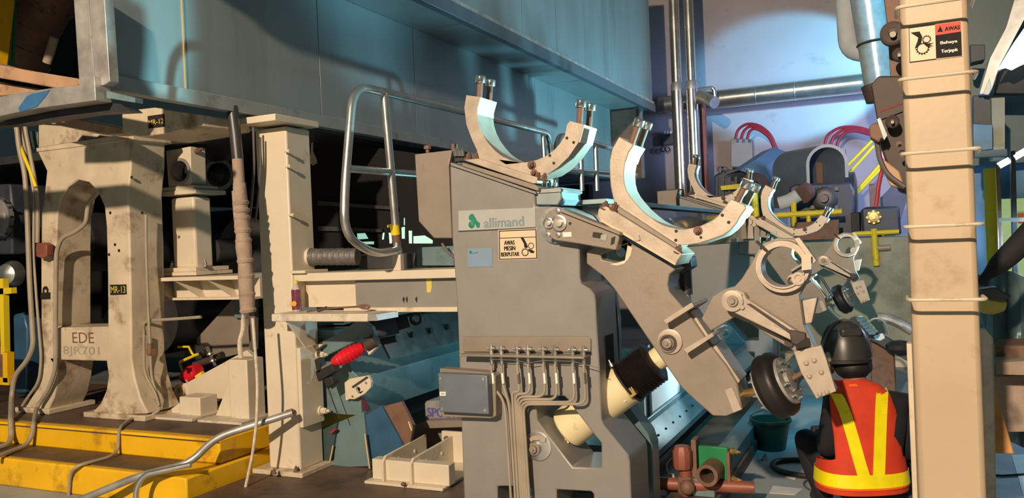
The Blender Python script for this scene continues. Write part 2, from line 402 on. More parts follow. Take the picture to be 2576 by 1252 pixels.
MB().pxprism([(-40, 200), (0, 208), (118, 226), (40, 238), (-40, 244)], HY0 + 0.22, 0.12).build('cross_bar', 'rail_orange', hood, bevel=0.006)
MB().pxprism([(-40, 300), (95, 274), (241, 254), (305, 262), (330, 280), (230, 285), (60, 312), (-40, 320)], HY0 + 0.03, 0.08).build('soffit_plate', 'dark_steel', hood)
MB().pxprism([(268, 228), (340, 246), (340, 258), (268, 246)], HY0 - 0.02, 0.05).build('joint_plate', 'teal_tint', hood)

# dim ducting beyond the hood corner
dk = thing('exhaust_duct', 'big dim brown ribbed duct behind the hood corner posts', 'duct', P(70, 170, Y=5.0))
MB().tube(PL([(45, 190), (62, 90), (110, 10), (150, -60)], 5.0), 0.24, 20, 0.4).build('pipe', 'rust_brown', dk)
for x, y in ((48, 150), (58, 105), (78, 55), (105, 12)):
    MB().lathe(P(x, y, Y=5.0), P(x + 18, y - 45, Y=5.0) - P(x, y, Y=5.0), [(0.25, 0), (0.265, 0.015), (0.25, 0.03)], 20).build('rib', 'rust_brown', dk)
MB().pxprism([(-120, -20), (-38, -20), (-58, 165), (-120, 160)], 4.2, 0.25).single('yellow_crane_post', 'yellow', 'orange yellow painted steel member beside the brown duct', 'beam', bevel=0.01)
MB().pxprism([(-30, -40), (500, -40), (500, 220), (-30, 220)], 8.5, 0.2).single('dark_corner_sheet', 'shade_black', 'added black sheet for the dark seen between the hood corner posts', 'casing')  # black sheet put in where there is only darkness
MB().tube(PL([(36, -20), (36, 80), (30, 170)], 4.6), 0.015, 8).single('green_hose', 'green_paint', 'thin green hose hanging beside the yellow member', 'hose')
MB().cyl(P(118, 158, Y=4.6), P(137, 95, Y=4.6), 0.035).single('pale_rod', 'lagging', 'short pale rod leaning behind the hood corner', 'rod')

# ================================================================== frame on the yellow plinth
pl = thing('stepped_foundation', 'yellow painted stepped concrete foundation with oily brown tops', 'foundation', (-8, 4.6, FZ))
MB().box((-13, 4.13, 0.12), (-4.13, 5.7, 0.285)).build('upper_step', 'yellow', pl, bevel=0.012)
MB().box((-13, 3.81, FZ), (-4.10, 5.8, 0.118)).build('lower_step', 'yellow', pl, bevel=0.012)
MB().box((-12.9, 4.20, 0.286), (-4.2, 5.65, 0.292)).build('oil_film', 'oil_brown', pl)
MB().box((-12.9, 3.86, 0.119), (-4.4, 4.128, 0.1245)).build('oil_film', 'oil_brown', pl)
MB().box((-12.9, 4.122, 0.262), (-4.13, 4.129, 0.268)).build('edge_groove', 'oil_brown', pl)

FY = 4.43
mf = thing('side_casting', 'cream cast machine frame with arched opening and MR-13 plate', 'frame', P(230, 1050, Y=FY + 0.15))
outl = [(92, 378), (330, 345), (329, 420), (322, 490), (326, 600), (330, 835), (330, 900), (338, 950), (352, 1000), (372, 1040), (224, 1045),
        (253, 1013), (267, 980), (272, 944), (267, 908), (150, 905), (143, 960), (135, 1000), (120, 1030), (130, 1048), (52, 1045), (85, 985), (103, 900), (102, 543), (110, 500), (117, 430)]
arch = [(141, 824), (141, 620), (143, 545), (152, 500), (170, 470), (197, 452), (222, 458), (246, 483), (262, 520), (267, 570), (270, 690), (271, 821)]
MB().pxprism(outl, FY, 0.32, [arch]).build('casting', 'cream_dirty', mf, bevel=0.012)
MB().pxprism([(90, 372), (332, 334), (336, 350), (332, 352), (92, 382)], FY - 0.01, 0.36).build('top_flange', 'cream_dirty', mf, bevel=0.006)
for a, b in (((224, 1040), (372, 1054)), ((52, 1040), (132, 1056))):
    p, q = P(a[0], a[1], Y=FY), P(b[0], b[1], Y=FY)
    MB().box((p.x - 0.03, FY - 0.03, 0.292), (q.x, FY + 0.40, 0.335)).build('foot', 'cream_dirty', mf, bevel=0.008)
n = MB().pxprism([(276, 716), (317, 715), (318, 740), (277, 742)], FY - 0.004, 0.004).build('name_plate', 'sign_black', mf, label='small black plate reading MR-13')
text('MR-13', (279, 719, 315, 737), FY - 0.005, 'sign_yellow', n)
n = MB().pxprism([(102, 736), (126, 735), (126, 752), (102, 753)], FY - 0.004, 0.004).build('warning_sticker', 'sign_black', mf)
MB().pxprism([(107, 736), (107, 726), (111, 720), (117, 720), (121, 726), (121, 736), (117, 736), (117, 728), (111, 728), (111, 736)], FY - 0.004, 0.003).build('lock_symbol', 'sign_black', n)
text('EDE', (183, 836, 236, 862), FY, 'rust_brown', mf, 'cast_lettering')
text('8JR701', (160, 872, 250, 896), FY, 'cable_pale', mf, 'cast_lettering')
for x, y in ((332, 446), (358, 535), (278, 535), (290, 615), (300, 630), (275, 640)):
    MB().lathe(P(x, y, Y=FY + 0.001), (0, -1, 0), [(0.012, 0), (0.012, 0.004)], 10).build('bolt_hole', 'black', mf)

# header beam with MR-12 plate beneath the hood
hb = thing('header_beam', 'cream header beam with MR-12 plate under the hood edge', 'beam', P(400, 335, Y=4.0))
MB().pxprism([(306, 288), (318, 278), (388, 270), (508, 288), (512, 316), (440, 332), (355, 345), (308, 334)], 3.95, 0.42).build('casting', 'cream_dirty', hb, bevel=0.008)
n = MB().pxprism([(371, 292), (412, 286), (414, 318), (373, 323)], 3.946, 0.004).build('name_plate', 'sign_black', hb)
text('MR-12', (374, 297, 411, 315), 3.945, 'sign_yellow', n)
MB().pxprism([(500, 300), (640, 300), (640, 322), (500, 330)], 4.38, 0.06).build('tie_plate', 'teal_tint', hb)
MB().pxprism([(100, 290), (180, 297), (306, 322), (304, 336), (266, 338), (100, 306)], 4.05, 0.14).single('angle_bar', 'rail_orange', 'orange brown angle bar sloping onto the frame top', 'bar', bevel=0.004)
bk = thing('frame_cap', 'cream cap casting on top of the MR-13 frame', 'casting', P(180, 372, Y=4.6))
MB().pxprism([(96, 312), (150, 316), (250, 338), (235, 350), (96, 372)], 4.5, 0.3).build('block', 'cream_dirty', bk, bevel=0.01)
MB().pxprism([(62, 330), (94, 330), (94, 376), (62, 372)], 4.5, 0.3).build('side_block', 'teal_dark', bk, bevel=0.01)

# conduits on the frame
CG = 'conduits strapped to the cream frame'
def cond(pts, Y, r, m, label, fil=0.08, name='conduit'):
    return MB().tube(PL(pts, Y), r, 10, fil).single(name, m, label, 'pipe', CG)
cond([(40, 300), (48, 375), (62, 430), (68, 520), (74, 700), (84, 870), (70, 905), (36, 945), (29, 1000), (27, 1060, 4.1), (29, 1095, 4.1), P(22, 1118, Z=0.15), P(-40, 1135, Z=0.15)], 4.36, 0.020, 'cable_pale', 'thick pale conduit kinked outward beside the foot of the MR-13 frame')
cond([(48, 300), (55, 340), (74, 425), (86, 490), (84, 640), (94, 780), (104, 900), (98, 960), (62, 1010), (38, 1050)], 4.40, 0.011, 'cable_pale', 'thin pale conduit swaying along the outer leg of the MR-13 frame')
cond([(60, 300), (66, 340), (84, 430), (95, 500), (94, 610)], 4.39, 0.016, 'cable_pale', 'short conduit ending at the brown box on the frame leg')
cond([(36, 300), (44, 350), (60, 390), (80, 440), (90, 470)], 4.37, 0.014, 'yellow_bright', 'faded yellow hose at the shoulder of the frame')
cond([(247, 484), (226, 505), (219, 530), (217, 560), (192, 582), (155, 598), (142, 630), (140, 760), (140, 930), (122, 980), (92, 1025), (84, 1066, 4.1), (82, 1095, 4.1), P(62, 1122, Z=0.145), P(-20, 1152, Z=0.145)], 4.38, 0.017, 'cable_pale', 'long pale conduit looping through the arched opening and down the leg')
cond([(367, 540), (368, 640), (374, 800), (378, 880), (381, 950), (398, 1000), (404, 1035), P(330, 1052, Z=0.31), P(304, 1072, Z=0.31), (298, 1090, 4.11), (298, 1130, 4.11), P(280, 1148, Z=0.14), P(195, 1170, Z=0.14), (176, 1190, 3.79), (172, 1262, 3.79)], 4.52, 0.011, 'cable_pale', 'thin conduit down the frame side that bends over the yellow step')
cond([(362, 840), (360, 815), (372, 806), (440, 802), (505, 797)], 4.55, 0.012, 'cable_pale', 'thin pipe elbow pointing out from the frame side')
cond([(362, 838), (363, 940), (392, 990), (400, 1020)], 4.5, 0.010, 'cable_pale', 'thin pipe running down from the elbow to the foundation')
v = thing('needle_valve', 'small brown needle valve on the side conduit', 'valve', P(380, 895, Y=4.5))
MB().lathe(P(378, 893, Y=4.52), (0, 0, 1), [(0.02, 0), (0.026, 0.01), (0.026, 0.04), (0.018, 0.06), (0.018, 0.09)], 12).build('body', 'rust_brown', v)
MB().lathe(P(380, 880, Y=4.5), (1, -0.4, -0.2), [(0.012, 0), (0.012, 0.05), (0.026, 0.05), (0.026, 0.065)], 10).build('handle', 'rust_brown', v)
MB().pxprism([(90, 612), (108, 610), (117, 616), (117, 644), (106, 650), (90, 645)], 4.34, 0.06).single('junction_box', 'red_primer', 'small red brown junction box on the left leg of the cream frame', 'box', bevel=0.006)

# gearbox and clutter at the far left
g = thing('gearbox', 'dark gearbox with round toothed flange beyond the left conduits', 'gearbox', P(10, 640, Y=4.9))
MB().pxprism([(-60, 465), (25, 462), (30, 520), (30, 640), (-60, 640)], 4.9, 0.4).build('housing', 'motor_dark', g, bevel=0.02)
MB().lathe(P(2, 548, Y=4.89), (0, -1, 0), [(0.19, 0), (0.19, 0.05), (0.155, 0.06), (0.155, 0.03), (0.10, 0.03), (0.09, 0.07), (0.03, 0.08)], 28).build('flange', 'galvanised', g)
for i in range(12):
    c = P(2, 548, Y=4.84); t = i * math.pi / 6
    MB().lathe(c + V((math.cos(t) * 0.172, 0, math.sin(t) * 0.172)), (0, -1, 0), [(0.013, 0), (0.013, 0.02)], 6).build('bolt', 'dark_steel', g)
MB().lathe(P(35, 688, Y=4.9), (0.3, -1, 0), [(0.12, 0), (0.12, 0.02), (0.09, 0.1), (0.03, 0.13)], 22).single('steel_dome', 'satin_steel', 'round polished end cap glinting beside the left conduits', 'cap')
y = thing('guard_frame', 'yellow guard frame at the foot of the dark gearbox', 'guard', P(10, 960, Y=4.5))
MB().bar(P(10, 700, Y=4.5), P(14, 890, Y=4.5), 0.05, 0.05).build('upright', 'yellow_bright', y)
MB().bar(P(21, 885, Y=4.48), P(22, 960, Y=4.48), 0.06, 0.06).build('upright', 'yellow', y)
MB().bar(P(-30, 955, Y=4.48), P(30, 958, Y=4.48), 0.06, 0.06).build('rail', 'yellow', y)
MB().bar(P(-30, 735, Y=4.5), P(35, 730, Y=4.5), 0.05, 0.05).build('rail', 'yellow_bright', y)
MB().pxprism([(-60, 870), (12, 872), (12, 945), (-60, 945)], 4.55, 0.03).build('panel', 'rust_brown', y)
MB().pxprism([(30, 790), (58, 785), (70, 830), (66, 990), (34, 990)], 5.0, 0.2).single('blue_bundle', 'tarp_blue', 'crumpled dim blue sheeting behind the conduits', 'sheeting', bevel=0.03)
MB().box((-12.9, 7.4, 0.292), (-7.9, 7.6, 2.4)).single('dark_inner_sheet', 'shade_black', 'added black sheet for the dark deep behind the cream frame', 'casing')  # added to give black behind the frame openings

# ================================================================== bearing pedestal on bracket
BY = 4.95
bp = thing('bearing_pedestal', 'pale grey bearing block on a square column with base plates', 'pedestal', P(480, 694, Y=BY + 0.15))
c0 = P(455, 431, Y=BY)
hs = [(c0.x + math.cos(t * math.pi / 16) * 0.092, BY, c0.z + math.sin(t * math.pi / 16) * 0.092) for t in range(32)]
MB().prism([PL([(417, 379), (479, 368), (481, 472), (424, 476)], BY), [V(h) for h in hs]], (0, 0.16, 0)).build('housing', 'cream', bp, bevel=0.006)
MB().ring(c0 + V((0, -0.012, 0)), (0, 1, 0), 0.108, 0.085, 0.14).build('seal_ring', 'galvanised', bp)
MB().lathe(c0 + V((0, 0.10, 0)), (0, 1, 0), [(0.09, 0), (0.09, 0.03)], 24).build('bore_cap', 'black', bp)
MB().lathe(P(490, 383, Y=BY + 0.06), (1, -0.2, 0.2), [(0.02, 0), (0.02, 0.07), (0.012, 0.07), (0.012, 0.10)], 10).build('grease_fitting', 'rust_brown', bp)
p, q = P(408, 494, Y=BY), P(492, 476, Y=BY)
MB().box((p.x, BY - 0.03, p.z), (q.x + 0.03, BY + 0.30, q.z)).build('top_plate', 'cream', bp, bevel=0.004)
MB().box((p.x + 0.02, BY - 0.02, q.z), (q.x, BY + 0.24, q.z + 0.035)).build('top_plate', 'cream', bp, bevel=0.004)
p, q = P(434, 676, Y=BY), P(486, 494, Y=BY)
MB().box((p.x + 0.01, BY, p.z), (q.x + 0.0, BY + 0.19, q.z)).build('column', 'cream', bp, bevel=0.02)
p, q = P(412, 694, Y=BY), P(512, 676, Y=BY)
MB().box((p.x, BY - 0.08, p.z), (q.x, BY + 0.32, p.z + 0.03)).build('base_plate', 'cream', bp, bevel=0.004)
MB().box((p.x + 0.03, BY - 0.06, p.z + 0.03), (q.x - 0.02, BY + 0.30, p.z + 0.065)).build('base_plate', 'cream', bp, bevel=0.004)
for dx in (0.02, 0.38):
    MB().hexbolt((p.x + 0.06 + dx, BY + 0.02, p.z + 0.065), (0, 0, 1), 0.014, 0.05).build('bolt', 'satin_steel', bp)
br = thing('bracket_shelf', 'cream gusseted bracket shelf carrying the bearing pedestal', 'bracket', P(490, 742, Y=4.8))
zt = P(412, 695, Y=BY).z - 0.002
xa, xb = P(372, 702, Y=4.78).x, P(618, 700, Y=4.78).x
MB().box((xa, 4.70, zt - 0.03), (xb, 5.35, zt)).build('top_plate', 'cream', br, bevel=0.004)
MB().box((xa + 0.12, 4.93, zt - 0.17), (xb, 4.97, zt - 0.03)).build('web', 'cream', br)
MB().box((xa + 0.12, 4.86, zt - 0.19), (xb, 5.05, zt - 0.17)).build('bottom_flange', 'cream', br, bevel=0.003)
for t in (0.02, 0.36, 0.69):
    x = xa + (xb - xa) * t
    MB().prism([[V((x, 4.71, zt - 0.03)), V((x + 0.08, 4.88, zt - 0.17)), V((x + 0.08, 4.95, zt - 0.17)), V((x, 4.95, zt - 0.03))]], (0.015, 0, 0)).build('gusset', 'cream', br)
MB().pxprism([(409, 742), (432, 742), (409, 762)], 4.9, 0.03).build('corner_gusset', 'cream', br)
f = thing('shaft_flange', 'dark polished shaft flange hanging in shadow beside the wrapped pipe', 'flange', P(548, 475, Y=6.2))
MB().lathe(P(545, 440, Y=6.2), (0.35, -1, 0), [(0.13, -0.3), (0.13, 0), (0.10, 0.02), (0.10, 0.05), (0.06, 0.07), (0.03, 0.10)], 28).build('hub', 'dark_steel', f)
MB().ring(P(553, 440, Y=6.12), (0.35, -1, 0), 0.16, 0.12, 0.03).build('collar', 'satin_steel', f)

# lagged pipe hanging from the hood
lp = thing('lagged_pipe', 'vertical pipe wrapped in frayed brown lagging before the cream post', 'pipe', P(625, 790, Y=4.15))
MB().tube(PL([(583, 268), (592, 340), (598, 400)], 4.15), 0.037, 14).build('bare_pipe', 'dark_steel', lp)
MB().tube(PL([(597, 392), (601, 450), (604, 520)], 4.15), 0.036, 14).build('pipe_sleeve', 'lagging', lp)
wr = [(602, 460), (604, 500), (607, 530), (609, 570), (611, 590), (613, 620), (616, 660), (619, 700), (621, 740), (623, 785)]
MB().tube(PL(wr, 4.15), 0.05, 16, 0, [0.040, 0.046, 0.043, 0.050, 0.045, 0.052, 0.044, 0.050, 0.050, 0.046]).build('lagging', 'lagging', lp)
for i, (x, yy) in enumerate(((605, 505), (607, 524), (608, 543), (610, 575), (612, 600), (616, 650), (619, 690), (621, 735), (623, 775))):
    MB().lathe(P(x, yy, Y=4.15), (0.12, 0, -1), [(0.047, 0), (0.055, 0.012), (0.047, 0.03)], 16).build('wrap_turn', 'lagging', lp)
MB().tube(PL([(590, 480), (594, 540), (600, 585)], 4.12), 0.018, 10).build('loose_flap', 'lagging', lp)
cond([(620, 775, 4.15), (612, 800), (612, 830), (602, 860), (606, 900)], 4.2, 0.016, 'rope', 'frayed end of rope lagging hanging below the wrapped pipe', name='frayed_rope')
cond([(637, 320), (640, 420), (632, 520), (620, 600), (622, 760), (632, 880)], 4.3, 0.008, 'cable_dark', 'dark cable sagging down the front of the cream post', name='cable')
cond([(655, 345), (656, 420), (648, 510), (642, 560)], 4.36, 0.007, 'cable_dark', 'second thin dark cable against the cream post', name='cable')
cond([(636, 800), (648, 960), (646, 1060), (636, 1140), (610, 1262)], 4.1, 0.010, 'rope', 'pale rope hanging straight down past the cream post', name='rope')

# ================================================================== cream post and work platform
PX0, PX1, PY0, PY1 = -3.98, -3.71, 4.43, 4.68
po = thing('support_post', 'cream painted square steel post carrying the hood edge', 'post', ((PX0 + PX1) / 2, (PY0 + PY1) / 2, 0))
MB().box((PX0, PY0, 0.03), (PX1, PY1, 2.36)).build('shaft', 'cream', po, bevel=0.012)
MB().box((PX0 - 0.10, PY0 - 0.06, 0.0), (PX1 + 0.06, PY1 + 0.12, 0.032)).build('base_plate', 'cream_dirty', po, bevel=0.004)
MB().box((PX0 - 0.12, PY0 - 0.16, 2.375), (PX1 + 0.05, PY1 + 0.04, 2.42)).build('cap_plate', 'cream', po, bevel=0.004)  # overhang widened to cast shade on the post head
for px_, py_ in ((690, 1192), (745, 1186), (775, 1165)):
    pz = P(px_, py_, Z=0.032); MB().hexbolt(pz, (0, 0, 1), 0.012, 0.035).build('anchor_bolt', 'rust_brown', po)
for px_, py_ in ((716, 381), (719, 419), (727, 541)):
    q = P(px_, py_, X=PX1); MB().lathe(q, (1, 0, 0), [(0.008, 0), (0.008, 0.03), (0.013, 0.03), (0.013, 0.045)], 10).build('stud', 'cream', po)
sp = MB().box((PX1, PY0 + 0.01, 0.32), (PX1 + 0.03, PY1 - 0.01, 0.86)).build('side_plate', 'cream', po, bevel=0.004)
for z in (0.40, 0.79):
    MB().hexbolt((PX1 + 0.03, PY1 - 0.05, z), (1, 0, 0), 0.022, 0.07).build('bolt', 'cream_worn', sp)
lug = MB().lathe(P(735, 1035, Y=4.40), (0, -1, 0), [(0.022, 0), (0.022, 0.05)], 10).build('lug', 'rust_brown', po)

PB = 4.46
pf = thing('platform_beam', 'cream steel I beam of the work platform with grey patch plate', 'beam', P(930, 790, Y=PB))
xl, xr = PX1 + 0.002, P(1150, 680, Y=PB).x
zt1, zb1 = P(930, 682, Y=PB).z, P(1040, 784, Y=PB).z
MB().box((xl, PB - 0.02, zt1 - 0.055), (xr, PB + 0.72, zt1)).build('top_flange', 'cream', pf, bevel=0.004)
MB().box((xl, PB + 0.06, zb1 + 0.03), (xr, PB + 0.12, zt1 - 0.055)).build('web', 'cream', pf)
xg = P(886, 720, Y=PB).x
MB().box((xg, PB + 0.035, zb1 + 0.03), (xr, PB + 0.058, zt1 - 0.056)).build('patch_plate', 'machine_grey', pf, label='grey unpainted patch plate')
MB().box((xl + 0.4, PB - 0.02, zb1), (xr, PB + 0.26, zb1 + 0.03)).build('bottom_flange', 'cream', pf, bevel=0.004)
MB().box((xl, PB - 0.02, zb1 + 0.03), (xl + 0.03, PB + 0.2, zt1 - 0.056)).build('end_stiffener', 'cream', pf, bevel=0.004)
MB().pxprism([(1072, 698), (1086, 698), (1086, 722), (1083, 735), (1074, 735)], PB + 0.033, 0.002).build('paint_daub', 'sign_yellow', pf, label='pale yellow paint daub')
for x0 in (1012, 1020, 1044):
    MB().pxprism([(x0, 752), (x0 + 4, 745), (x0 + 6, 752), (x0 + 4, 762)], PB + 0.033, 0.002).build('ink_mark', 'black', pf)
MB().box((xl, PB - 0.05, zt1), (P(778, 664, Y=PB).x, PB + 0.2, zt1 + 0.02)).build('seat_plate', 'cream', pf, bevel=0.003)
sh = thing('step_shelf', 'thick cream shelf plate bracketed under the platform beam', 'shelf', P(800, 805, Y=4.2))
zs = P(747, 783, Y=4.40).z
xs0, xs1 = P(682, 790, Y=4.22).x, P(924, 790, Y=4.22).x
MB().box((xs0, 4.22, zs - 0.05), (xs1, 4.50, zs)).build('plate', 'cream_worn', sh, bevel=0.006)
MB().prism([[V((xs0 + 0.1, 4.24, zs - 0.05)), V((xs0 + 0.1, 4.42, zs - 0.05)), V((xs0 + 0.1, 4.42, zs - 0.25))]], (0.015, 0, 0)).build('gusset', 'cream', sh)
MB().box((xs1 + 0.002, 4.22, zs - 0.045), (xs1 + 0.07, 4.46, zs - 0.002)).build('end_angle', 'galvanised', sh, bevel=0.003)
bt = thing('drink_bottle', 'small plastic drink bottle with purple label and yellow cap', 'bottle', (P(747, 783, Y=4.40).x, 4.40, zs))
b0 = V((P(747, 783, Y=4.40).x, 4.40, zs))
MB().lathe(b0, (0, 0, 1), [(0.026, 0), (0.030, 0.006), (0.030, 0.05), (0.027, 0.055), (0.030, 0.06), (0.030, 0.125), (0.031, 0.13), (0.028, 0.15), (0.016, 0.175), (0.013, 0.18), (0.013, 0.19)], 20).build('body', 'bottle_clear', bt)
MB().lathe(b0 + V((0, 0, 0.012)), (0, 0, 1), [(0.0312, 0), (0.0316, 0.03), (0.0316, 0.12), (0.030, 0.135)], 20, caps=False).build('sleeve', 'bottle_purple', bt, label='purple printed sleeve')
MB().lathe(b0 + V((0.008, -0.0335, 0.055)), (0.2, -1, 0), [(0.018, 0), (0.018, 0.002)], 18).build('sleeve_print', 'bottle_orange', bt, label='orange round print')
MB().lathe(b0 + V((0, 0, 0.185)), (0, 0, 1), [(0.0155, 0), (0.0155, 0.024)], 16).build('cap', 'sign_yellow', bt)
tn = thing('turnbuckle', 'rusty turnbuckle with hooked rod lying on the shelf edge', 'turnbuckle', P(850, 778, Y=4.28))
zt2 = zs + 0.012
def on(px, py): return P(px, py, Y=4.33)
MB().tube([on(772, 783), on(800, 779), on(815, 776), on(880, 772), on(918, 770)], 0.006, 8).build('rod', 'rust_brown', tn)
MB().tube([on(800, 781), on(822, 774)], 0.011, 8).build('nut', 'dark_brown', tn)
MB().tube([on(905, 769), on(918, 766), on(930, 770), on(927, 776), on(915, 776), on(905, 772)], 0.007, 8, 0.02).build('hook', 'rust_brown', tn)

# handrails
RX = -2.88
def RP(px, py): return P(px, py, X=RX)
hr = thing('handrail', 'bent steel pipe handrail with looped end and yellow tape', 'handrail', RP(1000, 672))
MB().tube([RP(1003, 628), RP(940, 640), RP(866, 590), RP(867, 480), RP(888, 215), RP(960, 230), RP(1150, 277), RP(1380, 335), RP(1388, 385), RP(1390, 470)], 0.026, 14, 0.16).build('top_loop', 'satin_steel', hr)
MB().tube([RP(966, 236), RP(981, 400), RP(1001, 640)], 0.026, 14).build('post', 'satin_steel', hr)
MB().tube([RP(876, 424), RP(985, 433), RP(1392, 462)], 0.023, 12).build('mid_rail', 'satin_steel', hr)
for x, y in ((985, 433), (967, 238), (1001, 632)):
    MB().ball(RP(x, y), 0.029).build('weld', 'galvanised', hr)
a, b = RP(993, 566), RP(996, 590)
MB().cyl(a, b, 0.029).build('tape', 'yellow_bright', hr, label='yellow adhesive tape')
MB().cyl(RP(996, 591), RP(998, 608), 0.0285).build('tape', 'rust_brown', hr)
MB().obox(RP(983, 567), V((0, 0.035, 0.005)), V((0.003, 0, 0)), V((0, 0, 0.008))).build('tape_end', 'yellow_bright', hr)
MB().tube([RP(1366, 334), RP(1370, 400), RP(1372, 470)], 0.022, 10).build('post', 'satin_steel', hr)
zb = P(995, 672, Y=PB + 0.1).z
MB().box((RX - 0.03, RP(1001, 640).y - 0.02, zt1), (RX + 0.03, RP(1001, 640).y + 0.02, RP(1001, 640).z)).build('foot_bracket', 'cream', hr, bevel=0.003)
h2 = thing('handrail', 'farther pipe handrail with three posts behind the first saddle', 'handrail', RP(1500, 500))
MB().tube([RP(1398, 470), RP(1396, 400), RP(1404, 340), RP(1440, 345), RP(1545, 375), RP(1600, 392)], 0.028, 12, 0.15).build('top_rail', 'satin_steel', h2)
for x in (1460, 1498, 1556):
    MB().tube([RP(x, 350 + (x - 1440) * 0.27), RP(x + 4, 480)], 0.026, 10).build('post', 'satin_steel', h2)
MB().tube([RP(1400, 425), RP(1600, 440)], 0.022, 10).build('mid_rail', 'satin_steel', h2)
MB().box((-4.5, 6.05, 1.14), (-2.75, 10.5, 1.25)).single('walkway_deck', 'dark_steel', 'dark steel walkway deck running behind the handrail', 'walkway')
# things on the platform
rl = thing('mesh_roll', 'short roll of dull grey wire mesh lying on the platform', 'roll', P(815, 668, Y=4.62))
a, b = P(778, 646, Y=4.62), P(900, 645, Y=4.7)
MB().cyl(a, b, 0.058, n=28).build('roll', 'mesh_grey', rl)
for i in range(9):
    t = i / 9; c = a.lerp(b, t)
    MB().lathe(c, (b - a), [(0.0585, 0), (0.0615, 0.01), (0.0585, 0.02)], 20).build('wire_turn', 'mesh_grey', rl)
MB().ring(a - (b - a).normalized() * 0.01, b - a, 0.062, 0.04, 0.02).build('end_ring', 'cream_worn', rl)
MB().pxprism([(905, 640), (1045, 636), (1040, 676), (900, 676)], 4.85, 0.25).single('toolbox', 'dark_steel', 'low dark metal box behind the mesh roll', 'box', bevel=0.006)
MB().pxprism([(1048, 622), (1142, 618), (1142, 668), (1048, 668)], 4.80, 0.3).single('cable_tray', 'teal_tint', 'bluish grey sheet trough on the platform beside the grey stand', 'trough', bevel=0.006)
MB().tube(PL([(1112, 612), (1122, 628), (1135, 640), (1148, 650)], 4.7), 0.01, 8).single('black_cable', 'cable_dark', 'short dark cable dropping to the platform behind the stand', 'cable')
hbk = thing('rope_tassel', 'frayed rope tassel hanging under the hood edge', 'rope', P(788, 415, Y=5.6))
MB().tube(PL([(783, 310), (786, 350), (785, 380)], 5.6), 0.01, 8).build('cord', 'rope', hbk)
for i in range(7):
    MB().tube(PL([(785, 378), (780 + i * 2.5, 400), (779 + i * 3, 416 - abs(i - 3) * 2)], 5.6), 0.006, 6).build('strand', 'rope', hbk)

# dark interior of the machine with rolls running across it
for i, (x, z, r) in enumerate(((-5.2, 1.55, 0.30), (-6.4, 0.95, 0.36), (-7.4, 1.7, 0.3), (-5.4, 0.7, 0.2))):
    rr = thing('dryer_roll', ['dark unlit roll high under the hood', 'dark unlit roll low behind the mesh roll', 'dark unlit roll far under the hood', 'dark unlit small roll low under the hood'][i], 'roll', (x, 8, z - r))
    MB().cyl((x, 5.6, z), (x, 12.39, z), r, n=32).build('shell', 'dark_steel', rr)
    MB().cyl((x, 5.2, z), (x, 5.6, z), r * 0.35).build('journal', 'dark_steel', rr)
MB().box((-14, 12.4, FZ), (-4.4, 12.6, 2.4)).single('far_dark_sheet', 'shade_black', 'added black sheet closing the dark space under the hood', 'casing')  # black sheets added here for the dark machine interior
MB().box((-14, 5.0, FZ), (-13.8, 12.4, 2.4)).single('end_dark_sheet', 'shade_black', 'added black sheet for the dark beyond the rolls', 'casing')
MB().box((-11, 4.8, 0.292), (-8.3, 5.0, 2.4)).single('side_dark_sheet', 'shade_black', 'added black sheet for the dark beside the left gearbox', 'casing')
isc = thing('shade_screen', 'added black screen for the dark under the hood with glowing pale green gaps low down', 'screen', P(900, 640, Y=5.9))
MB().pxprism([(770, 348), (1100, 392), (1180, 414), (1180, 660), (770, 660)], 5.9, 0.05).build('screen', 'shade_black', isc)  # black panel put in for the unlit interior
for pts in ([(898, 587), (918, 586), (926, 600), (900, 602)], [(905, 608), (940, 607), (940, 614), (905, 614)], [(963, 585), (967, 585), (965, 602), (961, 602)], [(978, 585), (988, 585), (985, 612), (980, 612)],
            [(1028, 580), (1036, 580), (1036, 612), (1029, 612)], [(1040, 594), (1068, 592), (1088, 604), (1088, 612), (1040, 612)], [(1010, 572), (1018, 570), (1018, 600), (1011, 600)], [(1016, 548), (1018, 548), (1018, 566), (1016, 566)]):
    MB().pxprism(pts, 5.895, 0.004).build('gap_glow', 'glow_green', isc)  # glowing plates stand in for light showing through gaps
MB().pxprism([(800, 505), (1000, 520), (1000, 528), (800, 516)], 5.86, 0.03).build('dark_rail', 'dark_steel', isc)
MB().pxprism([(800, 568), (960, 576), (960, 584), (800, 580)], 5.86, 0.03).build('dark_rail', 'dark_steel', isc)

# ================================================================== grey roll stand (front side), copied for the far side
SY = 4.0
st = thing('roll_stand', 'tall grey steel roll stand with printed panel, tubes and warning sign', 'stand', P(1340, 1290, Y=SY + 0.15))
body = [(1131, 417), (1346, 490), (1346, 519), (1395, 519), (1440, 540), (1456, 560), (1457, 613), (1459, 698), (1463, 714), (1486, 727), (1495, 740), (1498, 756), (1500, 800), (1508, 926), (1513, 1053),
        (1518, 1067), (1580, 1143), (1584, 1161), (1588, 1262), (1590, 1302), (1168, 1302), (1164, 1180), (1150, 770), (1137, 599)]
hole = [(1352, 1000), (1369, 995), (1419, 996), (1430, 1007), (1441, 1024), (1491, 1089), (1512, 1114), (1513, 1177), (1441, 1174), (1351, 1056), (1348, 1017)]
w1 = [(1251, 1222), (1330, 1222), (1337, 1232), (1337, 1280), (1251, 1280)]
w2 = [(1400, 1231), (1487, 1236), (1493, 1243), (1493, 1285), (1400, 1285)]
MB().pxprism(body, SY, 0.33, [hole, w1, w2]).build('body', 'machine_grey', st, bevel=0.008)
MB().pxprism([(1133, 408), (1348, 482), (1348, 489), (1133, 416)], SY - 0.01, 0.35).build('top_plate', 'machine_grey', st, bevel=0.003)
MB().pxprism([(1043, 388), (1137, 377), (1129, 417), (1137, 599), (1091, 599), (1053, 557)], SY + 0.09, 0.2).build('side_cover', 'arm_grey', st, bevel=0.006)
